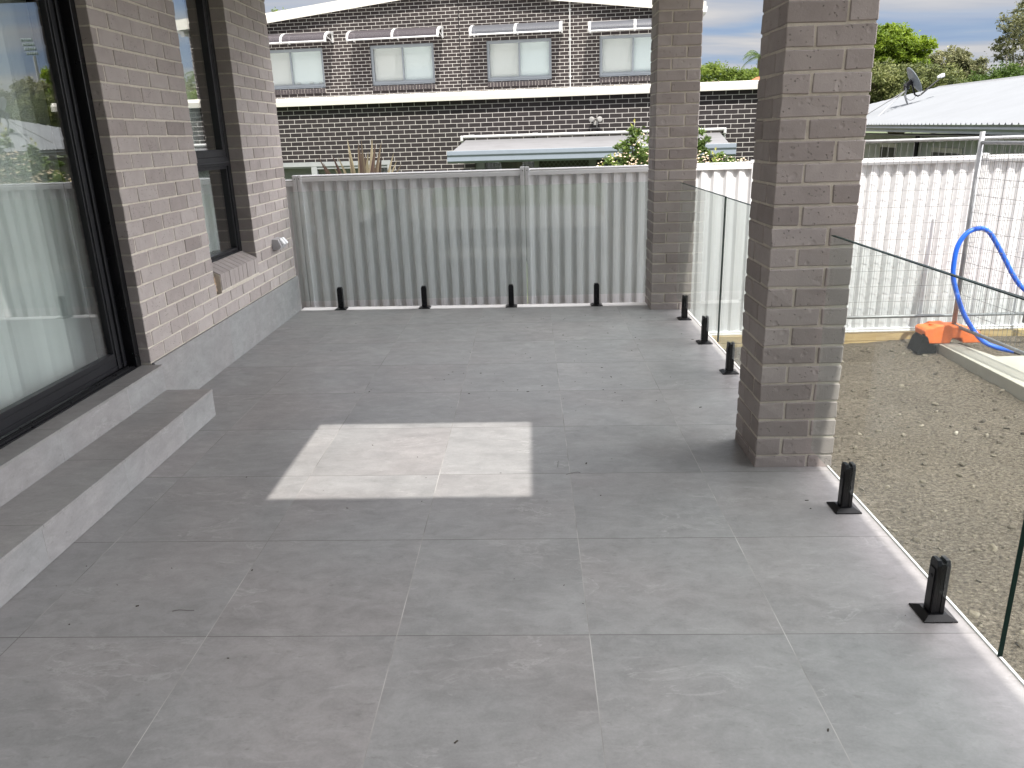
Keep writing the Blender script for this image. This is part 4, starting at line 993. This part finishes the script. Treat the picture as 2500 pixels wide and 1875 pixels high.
# ---------------------------------------------------------------- vegetation
def crown_mesh(clumps, n, size, seed, elong=1.6, hollow=.55, tint=None):
    """leaf sized faces spread through the shells of many clumps"""
    rr = random.Random(seed); mb = MB(); tot = sum(c_[1][0] * c_[1][1] + c_[1][2] ** 2 for c_ in clumps)
    for (ctr_, rad) in clumps:
        k = max(30, int(n * (rad[0] * rad[1] + rad[2] ** 2) / tot)); base = rr.uniform(.15, .85)
        subs = []
        for j in range(max(6, int(k / 55))):
            d_ = Vector((rr.gauss(0, 1), rr.gauss(0, 1), rr.gauss(0, 1))).normalized(); s_ = rr.uniform(hollow, 1.0)
            subs.append((Vector(ctr_) + Vector((d_.x * rad[0], d_.y * rad[1], d_.z * rad[2])) * s_, rr.uniform(.16, .34) * min(rad), rr.uniform(-.22, .22)))
        for j in range(k):
            sc_, sr, st__ = subs[rr.randrange(len(subs))]
            d_ = Vector((rr.gauss(0, 1), rr.gauss(0, 1), rr.gauss(0, .8))); p_ = sc_ + d_ * sr * .62
            s = size * rr.uniform(.55, 1.35)
            a_ = Vector((rr.gauss(0, 1), rr.gauss(0, 1), rr.gauss(0, .7))).normalized(); b_ = a_.cross(Vector((rr.gauss(0, 1), rr.gauss(0, 1), rr.gauss(0, 1)))).normalized()
            L = a_ * s * elong; W_ = b_ * s * .5; nrm = a_.cross(b_) * s * .12
            mb.add([p_ - L * .5, p_ - W_ * .6 + nrm, p_ + L * .5, p_ + W_ * .6 + nrm], [(0, 1, 2), (0, 2, 3)], rnd=max(0, min(1, base * .4 + .3 + st__ + rr.uniform(-.25, .25))))
    return mb
M_bark = simple('grey_brown_bark', (.13, .10, .075), .9, var=.3, scale=10, bmp=.6, bscale=15)
M_barkp = simple('pale_bark', (.40, .37, .33), .8, var=.2, scale=6)
L_bright = leaf_mat('bright_green_leaf', (.05, .085, .010), (.17, .25, .022), (.32, .41, .04), .4)
L_olive = leaf_mat('olive_leaf', (.05, .07, .022), (.155, .18, .06), (.32, .33, .13), .3)
L_mid = leaf_mat('mid_green_leaf', (.03, .055, .012), (.075, .13, .025), (.15, .21, .045), .35)
L_grey = leaf_mat('grey_green_leaf', (.065, .073, .034), (.18, .188, .09), (.33, .32, .17), .3)
L_bush = leaf_mat('bush_green_leaf', (.045, .08, .012), (.14, .20, .03), (.26, .33, .06), .4)
def tree(name, label, cat, base, clumps, leafm, n, size, seed, bark=None, trunk_r=.22, elong=1.5, group=None):
    o = thing(name, label, cat, base, group=group); rr = random.Random(seed)
    crown_mesh(clumps, n, size, seed, elong).build('crown', leafm, o)
    t_ = MB(); B = Vector(base); low = min(c_[0][2] for c_ in clumps); cen = sum((Vector(c_[0]) for c_ in clumps), Vector()) / len(clumps)
    fork = Vector((B.x * .6 + cen.x * .4, B.y * .6 + cen.y * .4, B.z + (low - B.z) * .6))
    t_.tube([B, B.lerp(fork, .5) + Vector((rr.uniform(-.1, .1), 0, 0)), fork], [trunk_r, trunk_r * .8, trunk_r * .65], 9)
    for ctr_, rad in clumps:
        c_ = Vector(ctr_); mid = fork.lerp(c_, .5) + Vector((rr.uniform(-.2, .2), rr.uniform(-.2, .2), rr.uniform(0, .25)))
        t_.tube([fork, mid, c_], [trunk_r * .45, trunk_r * .28, trunk_r * .12], 6)
        for k in range(4):
            d_ = Vector((rr.gauss(0, 1), rr.gauss(0, 1), rr.gauss(.3, .7))).normalized(); t_.tube([mid.lerp(c_, .6), c_ + Vector((d_.x * rad[0], d_.y * rad[1], d_.z * rad[2])) * .75], [trunk_r * .12, trunk_r * .04], 5)
    t_.build('trunk', bark or M_bark, o, smooth=True); return o
# right hand group, about 40 m away
tree('broadleaf_tree', 'bright lime green tree, tallest just right of the near brick pillar', 'tree', (16.6, 40.5, -1),
     [((17.3, 40, 5.2), (1.0, 1.2, .85)), ((16.2, 40.5, 5.4), (1.2, 1.3, .9)), ((18.3, 39.8, 4.9), (.9, 1.0, .75)), ((19.0, 39.6, 4.5), (.6, .9, .8)), ((18.6, 40.2, 4.0), (.8, 1, .6)), ((15.2, 41, 4.9), (1.1, 1.2, 1.0)), ((17.6, 40.3, 5.85), (.6, .8, .4)), ((18.1, 39.9, 5.5), (.8, .8, .55)), ((19.3, 39.6, 5.0), (.5, .8, .5)), ((17.4, 39.6, 4.5), (1.2, .8, .5))], L_bright, 36000, .115, 21, M_barkp)
tree('gum_tree', 'olive green tree filling the space behind the satellite dish', 'tree', (18.0, 37.5, -1),
     [((16.4, 38, 3.4), (1.5, 1.5, .95)), ((18.0, 38, 3.2), (1.6, 1.5, .95)), ((17.0, 38, 2.2), (1.9, 1.5, .9)), ((19.3, 37.6, 3.0), (1.2, 1.5, .95)), ((15.0, 38, 2.6), (1.4, 1.4, 1.3)), ((15.8, 38, 3.9), (.9, 1, .5)), ((19.0, 37.6, 2.0), (1.6, 1.5, .8))], L_olive, 40000, .105, 22)
tree('gum_tree', 'brownish olive tree with a rounded top in the middle of the right tree line', 'tree', (20.6, 40.5, -1),
     [((20.7, 40, 4.35), (1.1, 1.1, .62)), ((21.6, 40, 3.9), (1.2, 1.1, .65)), ((19.9, 40, 3.6), (.9, 1.1, .7)), ((20.8, 40, 3.1), (1.8, 1.2, .8)), ((22.0, 40.2, 3.4), (.9, 1, .7))], L_grey, 26000, .105, 23, M_barkp)
tree('leafy_tree', 'dark green tree low at the right edge above the white roof', 'tree', (22.9, 38.5, -1),
     [((21.6, 38, 2.9), (1.2, 1.3, .75)), ((22.8, 38, 3.15), (1.2, 1.3, .8)), ((24.3, 38, 3.0), (1.4, 1.3, .85)), ((20.3, 37, 2.3), (1.2, 1.2, .6)), ((22.5, 38, 2.2), (2.2, 1.3, .7)), ((26, 38, 3.0), (1.5, 1.4, 1.2))], L_mid, 30000, .105, 24)
tree('gum_tree', 'tall airy grey green gum tree at the top right corner', 'tree', (25.0, 42.0, -1),
     [((24.3, 41, 5.9), (.9, 1, .8)), ((25.3, 41, 6.6), (1.1, 1.1, .9)), ((24.2, 41, 4.9), (.8, 1, .6)), ((25.4, 41, 5.2), (1.0, 1.2, .8)), ((26.6, 41.5, 6.4), (1.4, 1.3, 1.6)), ((28.5, 42, 6.0), (1.8, 1.5, 2.2)), ((27, 42, 3.8), (2.2, 1.5, 1.4))], L_grey, 15000, .11, 25, M_barkp, elong=1.9)
tree('leafy_tree', 'rounded bright green tree seen between the two brick pillars above the dark brick wing', 'tree', (8.3, 35.5, -1),
     [((7.9, 35, 3.45), (1.2, 1.2, .85)), ((9.2, 35, 3.3), (1.2, 1.2, .8)), ((10.0, 35, 3.3), (1.0, 1.2, .6)), ((6.6, 35.4, 3.0), (1.2, 1.2, .85)), ((10.4, 35, 2.9), (1.1, 1.2, .8)), ((8.4, 35, 2.3), (2.4, 1.3, .9)), ((11.8, 36, 2.6), (1.3, 1.3, 1.0))], L_bush, 42000, .105, 26)
tree('leafy_tree', 'small treetop peeking over the gable roof at the top left', 'tree', (-10.0, 33, -1),
     [((-10.0, 32.0, 6.15), (.42, .5, .42)), ((-10.3, 32.2, 5.7), (.8, .8, .5)), ((-9.7, 32.2, 5.2), (1.2, 1.2, .6))], L_bush, 3200, .085, 27)
# more trees only mirrored in the door glass and beyond the frame
for k, (x, y, s) in enumerate(((31, 46, 1.25), (36, 42, 1.1), (14.0, 43, .8))):
    tree('gum_tree', ['large olive tree beyond the right edge of the photo', 'second olive tree far beyond the right edge', 'olive tree hidden behind the near brick pillar'][k], 'tree', (x, y, -1),
         [((x, y, 4.6 * s), (2.0, 1.6, 1.5)), ((x - 1.8, y, 3.4 * s), (1.8, 1.5, 1.2)), ((x + 1.9, y, 3.6 * s), (1.8, 1.5, 1.3)), ((x, y, 2.4 * s), (2.8, 1.6, 1.2))], L_olive, 8000, .16, 40 + k)
# palm beyond the dark brick wing
pm = thing('palm_tree', 'small palm with drooping fronds beside the near brick pillar above the treetops', 'palm', (10.62, 37, -1))
c = MB(); c.tube([(10.62, 37, -1), (10.66, 37, 4.6)], [.14, .09], 8); c.build('trunk', M_bark, pm)
rr = random.Random(3)
for k in range(13):
    az = k * 2.4; ln_ = rr.uniform(.8, 1.15); el = rr.uniform(.1, 1.1); pts = []
    for i in range(9):
        s = i / 8; pts.append(Vector((10.66 + math.cos(az) * ln_ * s * math.cos(el * .6), 37 + math.sin(az) * ln_ * s, 4.62 + ln_ * (math.sin(el) * s - .75 * s * s))))
    c = MB(); c.tube(pts, [.018, .016, .014, .012, .010, .009, .008, .006, .004], 4)
    for i in range(1, 9):
        for sg in (-1, 1):
            for q_ in range(2):
                p_ = pts[i - 1].lerp(pts[i], q_ * .5); t_ = (pts[i] - pts[i - 1]).normalized(); sd__ = t_.cross(Vector((0, 0, 1))).normalized() * sg
                e_ = p_ + sd__ * .20 + t_ * .12 + Vector((0, 0, -.12)); c.add([p_, p_ + t_ * .035, e_], [(0, 1, 2)], rnd=rr.random())
    c.build('frond', L_mid, pm)
# red tiled roof glimpse
rt = thing('red_tiled_house', 'red tiled roof just showing left of the near brick pillar', 'house', (7.8, 25.5, -1))
c = MB(); c.add([(6.76, 24, 2.60), (7.8, 24, 3.15), (8.85, 24, 2.60), (6.76, 27, 2.60), (7.8, 27, 3.15), (8.85, 27, 2.60)], [(0, 1, 4, 3), (1, 2, 5, 4), (0, 2, 1)]); c.build('roof', brick_tex('red_roof_tile', (.42, .13, .06), (.5, .17, .08), (.25, .08, .04), bw=.3, rh=.25, axes=(0, 2), object_space=False), rt)
c = MB(); c.box((6.95, 24.2, -1), (8.65, 26.8, 2.59)); c.build('wall', simple('cream_render', (.6, .55, .45), .8), rt)
# floodlight tower far away
ft = thing('floodlight_tower', 'stadium floodlight tower far off behind the trees at the right edge', 'floodlight tower', (108.1, 187, -1))
c = MB(); c.tube([(108.1, 187, -1), (108.1, 187, 22.0)], [.5, .3], 10); c.build('mast', M_galv, ft)
c = MB()
for rw_ in range(4):
    zz = 22.2 + rw_ * .95; c.box((106.9 + rw_ * .25, 186.9, zz), (109.7 + rw_ * .25, 187.1, zz + .12))
    for k in range(5): c.cbox((106.95 + rw_ * .25 + k * .55, 186.6, zz + .12), (107.38 + rw_ * .25 + k * .55, 187.0, zz + .62), .06)
c.build('lamp_array', simple('lamp_array_grey', (.30, .36, .38), .4), ft)

# shrub with pale flowers behind the fence beside the far pillar
sb = thing('flowering_shrub', 'green shrub with small cream flowers rising above the fence beside the far pillar', 'shrub', (1.35, 7.15, -.9))
L_sh = leaf_mat('glossy_shrub_leaf', (.05, .085, .02), (.13, .20, .05), (.27, .36, .10), .25, .3)
cl_ = [((1.35, 7.15, .80), (.60, .4, .42)), ((1.05, 7.15, 1.22), (.28, .25, .20)), ((1.0, 7.15, 1.42), (.14, .14, .14)), ((.84, 7.1, 1.03), (.25, .22, .20)), ((1.45, 7.15, 1.35), (.16, .16, .26)), ((1.62, 7.15, 1.08), (.24, .22, .22)), ((1.28, 7.2, 1.20), (.32, .25, .26)), ((1.95, 7.15, 1.05), (.17, .2, .20)), ((2.05, 7.15, .92), (.34, .3, .24)), ((1.76, 7.12, 1.25), (.12, .12, .26)), ((.74, 7.1, 1.05), (.20, .2, .16)), ((1.35, 7.2, 1.62), (.08, .08, .12))]
crown_mesh(cl_, 14000, .036, 51, 1.7, .3).build('foliage', L_sh, sb)
c = MB(); rr = random.Random(9)
for k in range(900):
    q_, rad = rr.choice(cl_[:1] + cl_[3:4] + cl_[5:7] + cl_[8:9]); d_ = Vector((rr.gauss(0, 1), rr.gauss(0, 1), rr.gauss(0, 1))).normalized()
    p_ = Vector(q_) + Vector((d_.x * rad[0], -abs(d_.y) * rad[1], d_.z * rad[2])) * rr.uniform(.95, 1.2); s = rr.uniform(.009, .018)
    c.lathe([(0, -s * .5), (s, 0), (0, s * .6)], 5, M=Matrix.Translation(p_))
c.build('flowers', simple('cream_flower', (.74, .60, .44), .8, var=.25, scale=40), sb)
c = MB()
for q_, rad in cl_: c.tube([(1.35, 7.15, -.9), (1.35 * .5 + q_[0] * .5, 7.15, .1), q_], [.025, .016, .006], 6)
c.build('stems', M_bark, sb)
# young top shoots
L_young = leaf_mat('young_leaf', (.12, .18, .04), (.24, .32, .06), (.50, .46, .12), .4)
rr = random.Random(19)
for (bx, bz, tz) in ((1.02, 1.35, 1.60), (.80, 1.05, 1.24), (1.44, 1.35, 1.62), (1.47, 1.25, 1.52), (1.94, 1.05, 1.27), (1.66, 1.15, 1.30), (1.33, 1.5, 1.78), (1.05, 1.3, 1.48), (.67, 1.0, 1.13)):
    n = 16; c = MB()
    for k in range(n):
        s = k / n; p_ = Vector((bx + .02 * math.sin(k), 7.12, bz + (tz - bz) * s)); az = k * 2.4; L = .062 * (1.15 - .5 * s)
        d_ = Vector((math.cos(az), math.sin(az), .55 + s)).normalized(); sd__ = d_.cross(Vector((0, 0, 1))).normalized() * L * .24
        c.add([p_, p_ + d_ * L * .5 + sd__, p_ + d_ * L, p_ + d_ * L * .5 - sd__], [(0, 1, 2), (0, 2, 3)], rnd=min(1, .5 + .5 * s + rr.uniform(-.1, .1)))
    c.build('young_shoot', L_young, sb)

# spiky plant behind the fence
yk = thing('spiky_plant', 'spiky bronze striped plant poking up behind the fence on the left', 'plant', (-2.17, 7.6, -.9))
L_yk = leaf_mat('flax_leaf', (.06, .035, .032), (.12, .09, .065), (.25, .215, .14), .25)
rr = random.Random(31)
tips = [(-2.686, 1.31), (-2.60, 1.24), (-2.52, 1.33), (-2.42, 1.30), (-2.334, 1.50), (-2.24, 1.40), (-2.17, 1.46), (-2.109, 1.49), (-2.07, 1.50), (-2.00, 1.45), (-1.924, 1.46), (-1.82, 1.32), (-1.75, 1.24), (-1.68, 1.20), (-2.30, 1.36), (-2.05, 1.35), (-1.95, 1.30), (-2.48, 1.2), (-1.60, 1.12), (-2.2, 1.3), (-2.12, 1.33)]
for tx, tz in tips:
    base = Vector((-2.17 + rr.uniform(-.06, .06) + (tx + 2.17) * .25, 7.6 + rr.uniform(-.05, .05), .35)); tip = Vector((tx, 7.6 + rr.uniform(-.25, .25), tz))
    c = MB(); n = 6; mid = base.lerp(tip, .5) + Vector((-(tx + 2.17) * .12, 0, .05)); cen = []
    for i in range(n + 1):
        s = i / n; cen.append(base * (1 - s) ** 2 + mid * 2 * s * (1 - s) + tip * s * s)
    w0 = rr.uniform(.042, .068); sg = rr.uniform(-.4, .4); vs = []
    for i, p_ in enumerate(cen):
        s = i / n; wd = w0 * (1 - s ** 1.6) + .001; off = Vector((math.cos(sg), math.sin(sg), 0)) * wd; vs += [p_ - off, p_ + Vector((0, .012 * (1 - s), 0)), p_ + off]
    rv = rr.random()
    for i in range(n):
        a_ = i * 3; c.add([vs[a_], vs[a_ + 1], vs[a_ + 4], vs[a_ + 3]], [(0, 1, 2, 3)], rnd=rv); c.add([vs[a_ + 1], vs[a_ + 2], vs[a_ + 5], vs[a_ + 4]], [(0, 1, 2, 3)], rnd=min(1, rv + .25))
    c.build('leaf', L_yk, yk)
c = MB(); c.tube([(-2.17, 7.6, -.9), (-2.17, 7.6, .4)], [.09, .06], 8); c.build('trunk', M_bark, yk)
